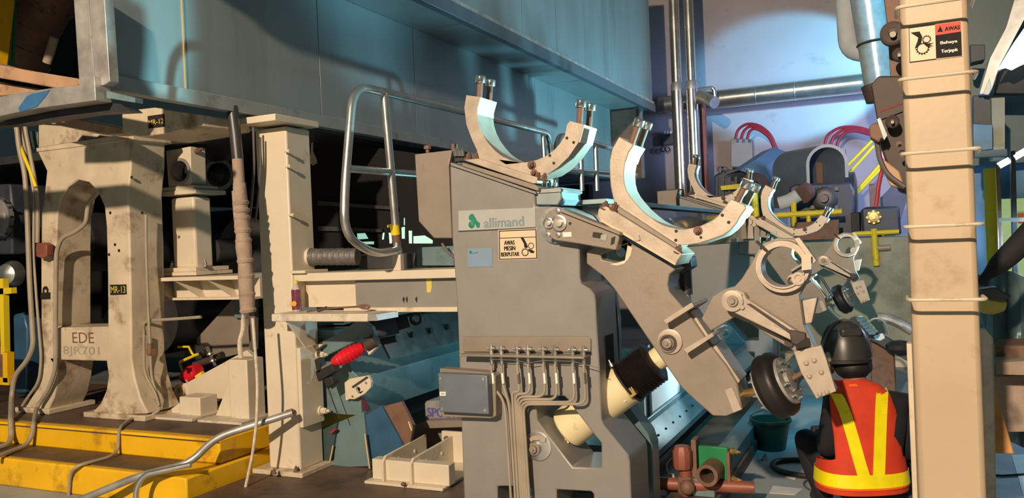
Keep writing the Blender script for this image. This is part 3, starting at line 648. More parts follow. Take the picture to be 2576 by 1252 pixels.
MB().lathe(P(1076, 384, Y=SY + 0.15), (0, 0, 1), [(0.012, 0), (0.012, 0.02), (0.022, 0.02), (0.022, 0.04)], 8).build('lifting_bolt', 'rust_brown', st)
MB().box((P(1136, 380, Y=SY + 0.1).x, SY + 0.1, P(1136, 380, Y=SY + 0.1).z), (P(1140, 380, Y=SY + 0.1).x + 0.01, SY + 0.14, P(1136, 362, Y=SY + 0.1).z)).build('pin', 'rust_brown', st)
s1 = MB().pxprism([(1153, 530), (1346, 522), (1347, 572), (1154, 580)], SY - 0.003, 0.003).build('logo_strip', 'logo_strip', st, label='pale strip with green emblem and faded lettering')
MB().pxprism([(1153, 580), (1347, 571), (1347, 574), (1153, 583)], SY - 0.004, 0.004).build('strip_edge', 'seam_dark', s1)
text('allimand', (1218, 543, 1317, 573), SY - 0.004, 'logo_pale', s1, bold=0.02)
MB().pxprism([(1179, 545), (1184, 538), (1190, 538), (1195, 547), (1200, 556), (1207, 561), (1206, 572), (1199, 572), (1197, 566), (1190, 556), (1180, 553)], SY - 0.006, 0.003).build('emblem', 'logo_green', s1)
MB().ring(P(1186, 565, Y=SY - 0.006), (0, 1, 0), 0.019, 0.010, 0.003).build('emblem_ring', 'logo_green', s1)
MB().lathe(P(1185, 567, Y=SY - 0.006), (0, 1, 0), [(0.011, 0), (0.011, 0.003)], 14).build('emblem_dot', 'logo_green', s1)
MB().pxprism([(1176, 625), (1238, 623), (1239, 670), (1177, 672)], SY - 0.003, 0.003).build('rating_plate', 'label_blue', st, label='small blank blue plate')
MB().pxprism([(1180, 632), (1185, 630), (1187, 636), (1202, 634), (1202, 636), (1182, 638)], SY - 0.004, 0.003).build('plate_mark', 'logo_green', st)
sg = MB().pxprism([(1253, 578), (1350, 574), (1352, 652), (1255, 655)], SY - 0.004, 0.004).build('warning_sign', 'sign_cream', st, label='cream warning sign reading AWAS MESIN BERPUTAR')
text('AWAS', (1269, 604, 1294, 616), SY - 0.005, 'sign_black', sg, bold=0.03)
text('MESIN', (1269, 618, 1296, 630), SY - 0.005, 'sign_black', sg, bold=0.03)
text('BERPUTAR', (1261, 633, 1306, 645), SY - 0.005, 'sign_black', sg, bold=0.03)
for loop in ([(1255, 580), (1348, 576), (1348, 578), (1255, 582)], [(1256, 651), (1350, 648), (1350, 650), (1256, 653)], [(1255, 580), (1257, 580), (1258, 653), (1256, 653)], [(1347, 577), (1349, 577), (1351, 650), (1349, 650)], [(1257, 598), (1348, 595), (1348, 596.5), (1257, 599.5)]):
    MB().pxprism(loop, SY - 0.0055, 0.001).build('border_line', 'sign_black', sg)
gearmb(P(1322, 634, Y=SY), 0.022, 14, 0.0155, SY - 0.005).build('gear_symbol', 'sign_black', sg)
gearmb(P(1337, 618, Y=SY), 0.018, 12, 0.013, SY - 0.005).build('gear_symbol', 'sign_black', sg)
MB().pxprism([(1309, 597), (1317, 598), (1323, 609), (1328, 620), (1325, 624), (1319, 622), (1318, 613)], SY - 0.006, 0.001).build('arm_symbol', 'sign_black', sg)
MB().pxprism([(1328, 626), (1336, 627), (1344, 632), (1343, 636), (1336, 636), (1330, 631)], SY - 0.006, 0.001).build('hand_symbol', 'sign_black', sg)
# manifold with fittings and tubes
mfd = MB().pxprism([(1168, 846), (1478, 846), (1486, 853), (1486, 885), (1166, 884), (1166, 850)], SY - 0.012, 0.012).build('manifold_back', 'arm_grey', st, bevel=0.003)
p, q = P(1176, 884, Y=SY), P(1486, 892, Y=SY)
MB().box((p.x, SY - 0.10, p.z - 0.012), (q.x, SY, p.z)).build('manifold_ledge', 'arm_grey', st, bevel=0.003)
xs = [1236, 1261, 1301, 1328, 1366, 1396, 1440, 1468]
bend = [930, 930, 932, 936, 940, 948, 950, 952]
low = [1272, 1283, 1290, 1297, 1302, 1307, 1312, 1318]
TY = SY - 0.055
for i, x in enumerate(xs):
    z0 = p.z; X0 = P(x, 884, Y=TY).x
    f = MB().lathe((X0, TY, z0), (0, 0, 1), [(0.013, 0), (0.013, 0.012), (0.009, 0.013), (0.009, 0.022), (0.014, 0.023), (0.014, 0.034), (0.007, 0.035), (0.007, 0.05)], 8).build('fitting', 'satin_steel', st)
    MB().cyl((X0 - 0.02, TY - 0.004, z0 + 0.028), (X0 + 0.025, TY - 0.004, z0 + 0.028), 0.008, n=8).build('side_port', 'satin_steel', f)
    MB().lathe((X0, TY, z0 - 0.012), (0, 0, -1), [(0.012, 0), (0.012, 0.02), (0.010, 0.021), (0.010, 0.045), (0.006, 0.05)], 8).build('lower_fitting', 'satin_steel', st)
    lx = low[i]
    if i == 0: pts = [(x, 915), (x + 1, 958), (1240, 972), (1266, 1004), (lx, 1040), (lx + 14, 1262)]
    elif i == 1: pts = [(x, 915), (x + 2, 950), (1268, 975), (lx - 4, 1010), (lx, 1040), (lx + 14, 1262)]
    else:
        yb = [0, 0, 985, 990, 997, 1004, 1011, 1016][i]
        pts = [(x, 915), (x + 6, yb), (lx - 2, yb), (lx + 1, yb + 45), (lx + 14, 1262)]
    MB().tube(PL(pts, TY - 0.012 if i > 1 else TY), 0.0075, 10, 0.05).build('tube', 'cable_pale', st)
    t = MB().pxprism([(x + 0, 938 if i not in (2,) else 942), (x + 5, 938), (x + 7, 964), (x + 2, 965)], TY - 0.024, 0.01).build('tube_marker', 'white_print' if i not in (2, 7) else 'cable_dark', st)
MB().tube(PL([(1232, 903), (1290, 905), (1330, 912), (1370, 906), (1440, 908), (1505, 925)], TY - 0.022), 0.002, 6).build('binding_wire', 'satin_steel', st)
# junction box on the left
jb = thing('electrical_box', 'dark grey blue electrical box with four screws beside the stand tubes', 'box', P(1165, 1048, Y=SY - 0.12))
MB().pxprism([(1106, 926), (1228, 936), (1246, 944), (1248, 1046), (1236, 1052), (1112, 1048)], SY - 0.075, 0.075).build('case', 'arm_grey', jb, bevel=0.004)
lid = MB().pxprism([(1101, 938), (1225, 944), (1230, 1042), (1106, 1036)], SY - 0.13, 0.052).build('lid', 'junction_lid', jb, bevel=0.005)
for x, yy in ((1107, 952), (1214, 954), (1111, 1028), (1219, 1032)):
    MB().lathe(P(x, yy, Y=SY - 0.13), (0, -1, 0), [(0.009, 0), (0.009, 0.003), (0.004, 0.004)], 12).build('screw', 'satin_steel', lid)
tg = MB().pxprism([(1106, 985), (1121, 985), (1121, 995), (1106, 995)], SY - 0.132, 0.002).build('tag', 'white_print', lid, label='small white tag')
MB().pxprism([(1109, 988), (1118, 988), (1118, 992), (1109, 992)], SY - 0.133, 0.002).build('tag_print', 'box_grey', lid)
# pivot disc, slot and actuator
pv = MB().lathe(P(1353, 1121, Y=SY), (0, -1, 0), [(0.078, 0), (0.078, 0.008), (0.07, 0.010)], 32).build('pivot_disc', 'satin_steel', st)
MB().lathe(P(1346, 1127, Y=SY - 0.01), (0, -1, 0), [(0.034, 0), (0.034, 0.018), (0.02, 0.018), (0.02, 0.035), (0.008, 0.036), (0.008, 0.045)], 18).build('pivot_nut', 'arm_grey', pv)
MB().pxprism([(1330, 1102), (1340, 1096), (1362, 1094), (1372, 1102), (1372, 1112), (1362, 1112), (1358, 1106), (1340, 1108), (1336, 1114)], SY - 0.022, 0.012).build('lock_tab', 'machine_steel', pv, bevel=0.002)
xr_ = P(1500, 870, Y=SY).x
MB().box((xr_ - 0.004, SY + 0.10, 0.78), (xr_ + 0.014, SY + 0.24, 1.0)).build('side_slot', 'shade_black', st)  # black block stands in for the dark inside a slot
foot = MB().pxprism([(1556, 985), (1580, 1020), (1630, 1090), (1640, 1120), (1646, 1262), (1650, 1286), (1560, 1286), (1560, 1062)], SY + 0.42, 0.14).build('rear_foot', 'teal_tint', st, bevel=0.006)
MB().pxprism([(1557, 1030), (1618, 1108), (1623, 1160), (1560, 1080)], SY + 0.415, 0.004).build('foot_inlay', 'arm_grey', foot)
MB().pxprism([(1502, 690), (1545, 735), (1556, 800), (1560, 1000), (1515, 1000), (1502, 800)], SY + 0.36, 0.05).build('rear_web', 'teal_tint', st, bevel=0.004)
ac = thing('actuator', 'cream lifting cylinder with black ribbed bellows behind the grey stand', 'actuator', P(1450, 1110, Y=4.25))
a, b = P(1425, 1078, Y=4.20), P(1700, 868, Y=4.24); d = (b - a).normalized(); L = (b - a).length
MB().lathe(a, d, [(0.105, 0), (0.115, 0.01), (0.115, 0.43), (0.107, 0.44)], 28).build('barrel', 'actuator_cream', ac)
prof = []
for i in range(9):
    prof += [(0.096, 0.455 + i * 0.019), (0.118, 0.4645 + i * 0.019)]
prof += [(0.09, 0.635)]
MB().lathe(a, d, [(0.08, 0.44), (0.124, 0.441), (0.124, 0.452)] + prof, 28).build('bellows', 'rubber', ac, smooth=60)
MB().lathe(a, d, [(0.06, 0.62), (0.06, L)], 20).build('rod', 'actuator_cream', ac)
for px_, py_ in ((1590, 985), (1445, 1092)):
    e = P(px_, py_, Y=4.14)
    MB().obox(e, d * 0.02, V((0, 0.02, 0)), d.cross(V((0, 1, 0))) * 0.025).build('port_block', 'bronze', ac, bevel=0.003)
    MB().ring(P(px_ - 22, py_ + 18, Y=4.13), (0, 1, 0), 0.018, 0.008, 0.01).build('lug', 'actuator_cream', ac)
MB().lathe(P(1540, 922, Y=4.15), (-0.5, 0, 1), [(0.012, 0), (0.012, 0.02), (0.006, 0.02), (0.006, 0.04)], 8).build('bleed_nipple', 'satin_steel', ac)

# ---- saddles
SD = 0.20
def saddle(name_lbl, outline, Y, bolts, holes, pads, strips, group):
    s = thing('bearing_saddle', name_lbl, 'saddle', P(outline[8][0], outline[8][1], Y=Y + 0.1), group)
    MB().pxprism(outline, Y, SD).build('cradle', 'machine_steel', s, bevel=0.005)
    for (x, yy, dx, dz, ys) in bolts:
        for k, yo in enumerate(ys):
            b = P(x, yy, Y=Y + yo); ax = V((dx, 0, dz)).normalized()
            o = MB().lathe(b - ax * 0.02, ax, [(0.017, 0), (0.017, 0.095), (0.016, 0.1)], 14).build('stud_bolt', 'rust_brown' if k == 0 else 'bright_steel', s)
            MB().lathe(b + ax * 0.07, ax, [(0.027, 0), (0.029, 0.004), (0.029, 0.034), (0.025, 0.04), (0.012, 0.041)], 18).build('bolt_head', 'bright_steel', o)
    for (x, yy, r) in holes:
        MB().lathe(P(x, yy, Y=Y - 0.0012), (0, 1, 0), [(r, 0), (r, 0.002)], 12).build('bolt_hole', 'black', s)
    for (x, yy, r) in pads:
        MB().hexbolt(P(x, yy, Y=Y), (0, -1, 0), r, 0.03).build('bolt', 'rust_brown', s)
    for pts, yo, th, m in strips:
        MB().pxprism(pts, Y + yo, th).build('base_bar', m, s, bevel=0.004)
    return s
o1 = [(1173, 239), (1168, 271), (1173, 313), (1181, 335), (1189, 355), (1200, 378), (1200, 394), (1235, 417), (1288, 436), (1346, 446), (1378, 438), (1403, 421), (1430, 395), (1450, 366), (1456, 357), (1468, 313),
      (1434, 304), (1426, 313), (1421, 340), (1411, 358), (1396, 375), (1376, 391), (1353, 401), (1331, 407), (1311, 409), (1287, 404), (1265, 394), (1246, 380), (1231, 363), (1218, 345), (1208, 325), (1202, 305), (1200, 286), (1200, 273), (1208, 244)]
sad1 = saddle('brown grey half ring bearing saddle bolted on top of the stand', o1, SY,
       [(1206, 242, 0.12, 1, (0.03,)), (1231, 250, 0.12, 1, (0.14,)), (1458, 305, 0.12, 1, (0.03,)), (1482, 313, 0.12, 1, (0.14,))],
       [(1426, 347, 0.008), (1443, 358, 0.008), (1383, 391, 0.008), (1393, 410, 0.008)], [(1338, 415, 0.016), (1344, 435, 0.013)],
       [([(1164, 402), (1205, 398), (1352, 446), (1350, 460), (1340, 462)], -0.03, 0.24, 'machine_steel'), ([(1162, 408), (1346, 464), (1356, 472), (1354, 480), (1345, 478), (1162, 418)], -0.02, 0.26, 'arm_grey')], 'bearing saddles of the front stand')
for x, yy in ((1178, 400), (1196, 402), (1352, 452), (1368, 454)):
    MB().hexbolt(P(x, yy, Y=SY - 0.0), (0.3, -0.2, 1), 0.016, 0.035).build('clamp_bolt', 'rust_brown', sad1)
o2 = [(1557, 343), (1539, 375), (1533, 405), (1533, 431), (1534, 450), (1536, 470), (1540, 490), (1545, 512), (1601, 568), (1630, 590), (1657, 607), (1706, 617), (1740, 615), (1769, 610), (1819, 593), (1838, 579), (1854, 561), (1861, 547), (1878, 523),
      (1875, 516), (1838, 500), (1826, 516), (1808, 540), (1794, 552), (1776, 561), (1759, 569), (1741, 573), (1722, 576), (1703, 575), (1685, 571), (1667, 565), (1647, 554), (1629, 540), (1612, 525), (1597, 508), (1585, 493), (1576, 477), (1571, 458), (1570, 438), (1571, 423), (1574, 406), (1581, 385), (1594, 364)]
sad2 = saddle('scuffed bright half ring bearing saddle tilted on the swing arm', o2, SY,
       [(1592, 352, 0.42, 1, (0.03,)), (1612, 358, 0.42, 1, (0.14,)), (1855, 507, 0.55, 1, (0.03,)), (1876, 513, 0.55, 1, (0.14,))],
       [(1701, 581, 0.008), (1700, 604, 0.008), (1763, 597, 0.007), (1817, 541, 0.008), (1833, 559, 0.008)], [(1756, 580, 0.015)],
       [([(1524, 516), (1545, 512), (1705, 617), (1698, 624)], -0.03, 0.24, 'arm_grey'), ([(1506, 524), (1524, 518), (1698, 625), (1716, 640), (1704, 656), (1700, 668), (1510, 556), (1502, 545)], -0.05, 0.28, 'machine_steel')], 'bearing saddles of the front stand')
for x, yy in ((1520, 524), (1543, 527), (1704, 634)):
    MB().hexbolt(P(x, yy, Y=SY - 0.03), (0.5, -0.3, 1), 0.017, 0.035).build('clamp_bolt', 'rust_brown', sad2)
MB().pxprism([(1592, 592), (1608, 590), (1610, 604), (1596, 608)], SY - 0.06, 0.02).build('wear_pad', 'machine_steel', sad2, bevel=0.002)
MB().pxprism([(1512, 550), (1700, 662), (1698, 667), (1510, 556)], SY - 0.056, 0.006).build('scale_strip', 'sign_cream', sad2)
# second, longer bolts at the far tip of the tilted saddle with clamp block
for s_, pts in ((sad1, [(1208, 244), (1200, 273), (1200, 286), (1203, 287), (1203, 274), (1211, 245)]), (sad1, [(1468, 313), (1456, 357), (1459, 358), (1471, 314)]),
                (sad2, [(1594, 364), (1581, 385), (1574, 406), (1577, 407), (1584, 387), (1597, 366)]), (sad2, [(1878, 523), (1861, 547), (1864, 548), (1881, 524)])):
    MB().pxprism(pts, SY + 0.004, SD - 0.008).build('seat_face', 'machined_face', s_, label='bare bright machined seat face')
# sub pillow under saddle 1
pbx = thing('rail_pillow', 'bright teal lit sliding block at the end of the stand top rail', 'block', P(1380, 512, Y=SY + 0.1))
MB().pxprism([(1346, 478), (1410, 470), (1412, 500), (1404, 515), (1347, 514)], SY + 0.02, 0.3).build('block', 'hood_sheet', pbx, bevel=0.006)
MB().pxprism([(1346, 476), (1412, 474), (1412, 482), (1346, 486)], SY + 0.01, 0.32).build('cover_plate', 'satin_steel', pbx, bevel=0.003)
for i in range(4):
    MB().lathe(P(1360 + i * 12, 474, Y=SY + 0.08 + 0.03 * (i % 2)), (0, 0, 1), [(0.012, 0), (0.012, 0.015), (0.016, 0.015), (0.016, 0.03), (0.008, 0.03), (0.008, 0.045)], 8).build('stud_bolt', 'bright_steel', pbx)
sp2 = thing('bolt_row', 'small black and bright bolt cluster at the upper end of the saddle rail', 'bolts', P(1158, 405, Y=SY + 0.12))
MB().pxprism([(1141, 385), (1170, 380), (1172, 404), (1142, 408)], SY + 0.12, 0.12).build('block', 'dark_steel', sp2, bevel=0.004)
for i in range(3):
    MB().lathe(P(1147 + i * 9, 392, Y=SY + 0.11), (0, -0.2, 1), [(0.013, 0), (0.013, 0.03), (0.008, 0.03), (0.008, 0.045)], 8).build('stud_bolt', 'bright_steel', sp2)

# ---- link arms
la = thing('link_arm', 'grey tapered link arm with two round bosses on the stand shoulder', 'arm', P(1460, 600, Y=SY - 0.1))
MB().pxprism([(1369, 561), (1371, 546), (1380, 532), (1399, 523), (1416, 529), (1556, 588), (1558, 600), (1551, 627), (1545, 629), (1457, 613), (1396, 604), (1380, 594), (1371, 578)], SY - 0.09, 0.07).build('plate', 'arm_grey', la, bevel=0.005)
MB().pxprism([(1410, 524), (1558, 584), (1560, 592), (1408, 532)], SY - 0.11, 0.10).build('rib', 'arm_grey', la, bevel=0.003)
for x, yy, r in ((1381, 561, 0.028), (1407, 561, 0.042)):
    o = MB().lathe(P(x, yy, Y=SY - 0.09), (0, -1, 0), [(r, 0), (r, 0.012), (r * 0.8, 0.014), (r * 0.75, 0.008)], 26).build('boss', 'satin_steel', la)
    MB().lathe(P(x, yy, Y=SY - 0.10), (0, -1, 0), [(r * 0.42, 0), (r * 0.42, 0.014), (r * 0.2, 0.015)], 12).build('boss_bolt', 'machine_steel', o)
for x, yy in ((1405, 530), (1405, 590), (1380, 590)):
    MB().lathe(P(x, yy, Y=SY - 0.09), (0, -1, 0), [(0.012, 0), (0.012, 0.010), (0.007, 0.011)], 10).build('screw', 'satin_steel', la)
MB().lathe(P(1434, 562, Y=SY - 0.091), (0, 1, 0), [(0.008, 0), (0.008, 0.002)], 10).build('bolt_hole', 'black', la)
MB().pxprism([(1415, 584), (1437, 583), (1438, 595), (1416, 596)], SY - 0.093, 0.003).build('label', 'white_print', la)
MB().pxprism([(1492, 583), (1515, 586), (1512, 600), (1490, 596)], SY - 0.093, 0.003).build('slot', 'black', la)
MB().pxprism([(1512, 590), (1528, 590), (1524, 606), (1510, 602)], SY - 0.094, 0.004).build('name_plate', 'box_grey', la)
MB().pxprism([(1538, 598), (1548, 594), (1545, 612), (1536, 616)], SY - 0.093, 0.003).build('slot', 'black', la)
ds = MB().lathe(P(1398, 566, Y=SY - 0.02), (0, 1, 0), [(0.095, 0), (0.095, 0.02)], 32).build('backing_disc', 'satin_steel', la)

# ---- swing arm
AY = 4.04
sw = thing('swing_arm', 'large grey swing arm plate sloping down from the tilted saddle', 'arm', P(1800, 1045, Y=AY + 0.1))
so = [(1475, 632), (1512, 610), (1560, 596), (1600, 618), (1701, 676), (1684, 690), (1680, 715), (1684, 733), (1736, 793), (1788, 870), (1827, 918), (1855, 965), (1868, 1030), (1828, 1046), (1792, 1045), (1753, 1011), (1714, 974), (1663, 901), (1546, 728), (1516, 694), (1475, 663)]
rec = [(1511, 640), (1540, 629), (1578, 613), (1572, 653), (1551, 660), (1514, 653)]
MB().pxprism(so, AY, 0.24, [rec]).build('plate', 'arm_grey', sw, bevel=0.006)
MB().pxprism([(1508, 636), (1582, 608), (1578, 660), (1510, 660)], AY + 0.05, 0.1).build('recess_back', 'teal_tint', sw)
MB().lathe(P(1557, 634, Y=AY + 0.05), (0.5, -1, 0), [(0.025, 0), (0.025, 0.06), (0.014, 0.06), (0.014, 0.09)], 14).build('recess_bolt', 'bright_steel', sw)
MB().pxprism([(1579, 614), (1590, 624), (1587, 640), (1580, 652), (1570, 663), (1552, 668), (1534, 664), (1551, 661), (1572, 655)], AY - 0.002, 0.002).build('bare_paint', 'torn_paint', sw, label='chipped pale paint round the recess')
MB().pxprism([(1788, 868), (1800, 866), (1862, 958), (1855, 966), (1827, 918)], AY + 0.02, 0.2).build('edge_flange', 'machine_steel', sw, bevel=0.003)
MB().pxprism([(1823, 980), (1842, 974), (1866, 1030), (1845, 1038)], AY - 0.006, 0.006).build('weld_plate', 'machine_steel', sw, bevel=0.002)
for pts in ([(1667, 806), (1740, 760), (1747, 770), (1674, 816)], [(1718, 879), (1792, 836), (1797, 844), (1727, 890)]):
    MB().pxprism(pts, AY - 0.09, 0.33).build('guide_bar', 'machine_steel', sw, bevel=0.004)
pd = MB().lathe(P(1686, 858, Y=AY), (0, -1, 0), [(0.062, 0), (0.062, 0.012), (0.052, 0.014)], 32).build('pivot_disc', 'machine_steel', sw)
MB().lathe(P(1680, 862, Y=AY - 0.014), (0, -1, 0), [(0.045, 0), (0.045, 0.016), (0.034, 0.018), (0.034, 0.008), (0.026, 0.008), (0.024, 0.022), (0.008, 0.024), (0.008, 0.034)], 24).build('pivot_nut', 'arm_grey', pd)
MB().pxprism([(1727, 795), (1740, 780), (1800, 870), (1788, 872)], AY + 0.03, 0.16).build('inner_flange', 'machine_steel', sw, bevel=0.003)
MB().ring(P(1680, 862, Y=AY - 0.034), (0, 1, 0), 0.040, 0.029, 0.006).build('recess_ring', 'dark_brown', pd)
hy = thing('damper_rod', 'vertical dark damper rod hanging under the tilted saddle', 'rod', P(1730, 780, Y=AY + 0.3))
MB().tube(PL([(1722, 650), (1724, 700), (1726, 740)], AY + 0.3), 0.035, 14).build('sleeve', 'dark_steel', hy)
MB().tube(PL([(1726, 735), (1730, 790)], AY + 0.3), 0.028, 14).build('rod', 'satin_steel', hy)
MB().pxprism([(1700, 640), (1736, 646), (1740, 672), (1712, 690), (1700, 680)], AY + 0.2, 0.14).build('clevis', 'dark_steel', hy, bevel=0.006)
MB().lathe(P(1704, 668, Y=AY + 0.19), (0, -1, 0), [(0.012, 0), (0.012, 0.02)], 8).build('clevis_bolt', 'bright_steel', hy)

# ---- ring arm
RY = 4.02
ra = thing('ring_arm', 'brown lit lever arm carrying a split steel ring and slotted link', 'arm', P(2050, 1000, Y=RY))
rc = P(1969, 670, Y=RY)
RO = (P(2040, 670, Y=RY) - rc).length; RI = RO * 0.76
def ellpx(k, n=36):
    return [rc + V((math.cos(2*math.pi*i/n) * k, 0, math.sin(2*math.pi*i/n) * k)) for i in range(n)]
plate = [(1889, 663), (1866, 700), (1848, 720), (1822, 727), (1792, 745), (1764, 801), (1788, 832), (1848, 797), (1887, 814), (1930, 842), (1995, 881), (2014, 935), (2053, 1004), (2104, 984), (2072, 927), (2040, 850), (2021, 814), (2011, 741), (2034, 700), (2042, 660), (2030, 622), (1995, 600), (1955, 598), (1915, 615)]
MB().prism([PL(plate, RY + 0.03), [q + V((0, 0.03, 0)) for q in ellpx(RI * 1.0)]], (0, 0.10, 0)).build('plate', 'arm_grey', ra, bevel=0.004)
MB().lathe(rc + V((0, -0.03, 0)), (0, 1, 0), [(RI, 0), (RI * 1.08, 0.0), (RI * 1.08, 0.012), (RO * 0.97, 0.012), (RO, 0.03), (RO, 0.10), (RI * 0.97, 0.12), (RI, 0)], 48, caps=False).build('split_ring', 'machine_steel', ra)
MB().obox(P(1920, 622, Y=RY - 0.025), V((0.004, 0, 0.004)), V((0, 0.012, 0)), V((-0.03, 0, 0.03))).build('ring_gap', 'black', ra)
MB().pxprism([(2016, 640), (2040, 638), (2041, 677), (2017, 680)], RY - 0.06, 0.004).build('paper_tag', 'paper_tag', ra, label='blank paper tag hung on the ring')
MB().pxprism([(1996, 600), (2010, 596), (2054, 655), (2046, 664), (2034, 652)], RY - 0.02, 0.05).build('ring_lug', 'machine_steel', ra, bevel=0.003)
MB().lathe(P(2008, 700, Y=RY - 0.02), (0, -1, 0), [(0.03, 0), (0.03, 0.01), (0.016, 0.01), (0.016, 0.004)], 18).build('eye', 'machine_steel', ra)
MB().pxprism([(1836, 735), (1850, 728), (1872, 736), (1880, 752), (2008, 835), (2016, 846), (2014, 858), (2002, 862), (1850, 788), (1838, 775), (1832, 755)], RY - 0.06, 0.06).build('slotted_link', 'machine_steel', ra, bevel=0.004)
MB().pxprism([(1878, 764), (1888, 763), (2000, 838), (1995, 845)], RY - 0.064, 0.006).build('shade_line', 'dark_brown', ra)  # dark strip painted for the shade between rib and plate
MB().pxprism([(1890, 806), (1900, 806), (1985, 850), (1980, 856)], RY + 0.026, 0.004).build('shade_line', 'dark_brown', ra)  # lower strip of the same painted shade
MB().pxprism([(1952, 808), (1974, 818), (1970, 830), (1946, 818)], RY - 0.063, 0.003).build('name_plate', 'box_grey', ra)
MB().pxprism([(1985, 830), (2026, 838), (2028, 852), (2006, 868), (1990, 862)], RY - 0.09, 0.04).build('latch', 'dark_brown', ra, bevel=0.004)
bs = MB().lathe(P(1843, 756, Y=RY - 0.06), (0, -1, 0), [(0.05, 0), (0.05, 0.014), (0.03, 0.016)], 28).build('boss', 'machine_steel', ra)
MB().lathe(P(1843, 756, Y=RY - 0.075), (0, -1, 0), [(0.026, 0), (0.026, 0.016), (0.015, 0.016), (0.013, 0.028)], 16).build('boss_nut', 'arm_grey', bs)
for x, yy in ((1836, 738), (1862, 740), (1868, 772), (1836, 770)):
    MB().lathe(P(x, yy, Y=RY - 0.06), (0, -1, 0), [(0.01, 0), (0.01, 0.014)], 10).build('screw', 'machine_steel', ra)
MB().pxprism([(2012, 756), (2056, 748), (2042, 812), (2024, 816)], RY + 0.10, 0.10).build('side_bracket', 'machine_steel', ra, bevel=0.004)
tp = MB().pxprism([(1996, 884), (2066, 868), (2078, 900), (2104, 984), (2054, 1003), (2014, 935)], RY + 0.01, 0.02).build('toe_plate', 'machine_steel', ra, bevel=0.003)
for x, yy in ((2028, 912), (2048, 905), (2036, 945), (2066, 935), (2062, 990), (2080, 985)):
    MB().lathe(P(x, yy, Y=RY + 0.01), (0, -1, 0), [(0.012, 0), (0.012, 0.008), (0.006, 0.012)], 8).build('rivet', 'machine_steel', tp)
MB().lathe(P(1985, 860, Y=RY + 0.02), (0, -1, 0), [(0.02, 0), (0.02, 0.02)], 10).build('nut', 'dark_brown', ra)

# ---- air bellows between the two arms
ab = thing('air_bellows', 'black rubber air bellows with steel end plates between the arm ends', 'bellows', P(1955, 1050, Y=4.12))
a, b = P(1890, 992, Y=4.12), P(2020, 938, Y=4.12); d = (b - a).normalized(); d = (d + V((0, -0.16, 0))).normalized(); c = P(1952, 968, Y=4.12)
prof = [(0.05, -0.052), (0.13, -0.054), (0.152, -0.04), (0.160, -0.018), (0.154, 0), (0.160, 0.018), (0.152, 0.04), (0.13, 0.054), (0.05, 0.052)]
MB().lathe(c, d, prof, 36).build('rubber_body', 'rubber', ab, smooth=60)
for s_ in (-1, 1):
    e = MB().lathe(c + d * 0.054 * s_, d * s_, [(0.115, 0), (0.115, 0.014), (0.06, 0.016), (0.05, 0.03), (0.03, 0.034)], 30).build('end_plate', 'galvanised', ab)
    u = d.orthogonal().normalized(); w2 = d.cross(u)
    for i in range(8):
        t = i * math.pi / 4
        MB().lathe(c + d * 0.068 * s_ + (u * math.cos(t) + w2 * math.sin(t)) * 0.092, d * s_, [(0.012, 0), (0.012, 0.012), (0.006, 0.012), (0.006, 0.026)], 6).build('bolt', 'bright_steel', e)
MB().cyl(c + d * 0.09, P(2040, 925, Y=4.10), 0.013, n=10).build('rod', 'rust_brown', ab)
MB().cyl(c - d * 0.09, P(1868, 990, Y=4.16), 0.02, n=10).build('rod', 'bronze', ab)

# ---- cross members between the two sides
xb_ = thing('cross_beam', 'dark glossy box beam running across the machine between the stands', 'beam', (-1.75, 6.8, 1.42))
MB().box((-1.60, 4.335, 1.42), (-1.46, 9.28, 1.70)).build('body', 'gloss_dark', xb_, bevel=0.01)
MB().box((-1.64, 4.34, 1.702), (-1.44, 9.28, 1.73)).build('top_plate', 'hood_sheet', xb_, bevel=0.004)
lb = thing('floor_beam', 'beam tinted teal for the blue light on it, with bolted strip, lying low across the machine', 'beam', (-1.7, 6.8, 0))
MB().box((-1.9, 4.58, 0.0), (-1.55, 9.28, 0.30)).build('body', 'teal_tint', lb, bevel=0.006)  # blue lamp light is put into the teal base colour
bs_ = MB().prism([[V((-1.55, 4.6, 0.22)), V((-1.55, 4.6, 0.26)), V((-1.43, 4.6, 0.14)), V((-1.43, 4.6, 0.10))]], (0, 4.6, 0)).build('bolted_strip', 'teal_tint', lb)
for i in range(12):
    MB().lathe((-1.485, 4.75 + i * 0.2, 0.192), (0.7, 0, 0.7), [(0.008, 0), (0.008, 0.012)], 8).build('bolt', 'black', bs_)
lb2 = MB().box((-1.13, 4.75, FZ + 0.08), (-1.0, 10.0, 0.10)).single('floor_rail', 'teal_tint', 'low teal steel rail along the floor edge of the base slab', 'rail', bevel=0.004)  # teal here likewise stands in for blue lamp light
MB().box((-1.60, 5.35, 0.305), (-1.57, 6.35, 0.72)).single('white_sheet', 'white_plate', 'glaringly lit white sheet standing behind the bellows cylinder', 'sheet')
MB().box((-1.565, 5.42, 0.305), (-1.55, 5.47, 0.78)).single('sheet_post', 'teal_dark', 'dark upright strip in front of the glaring white sheet', 'strip')

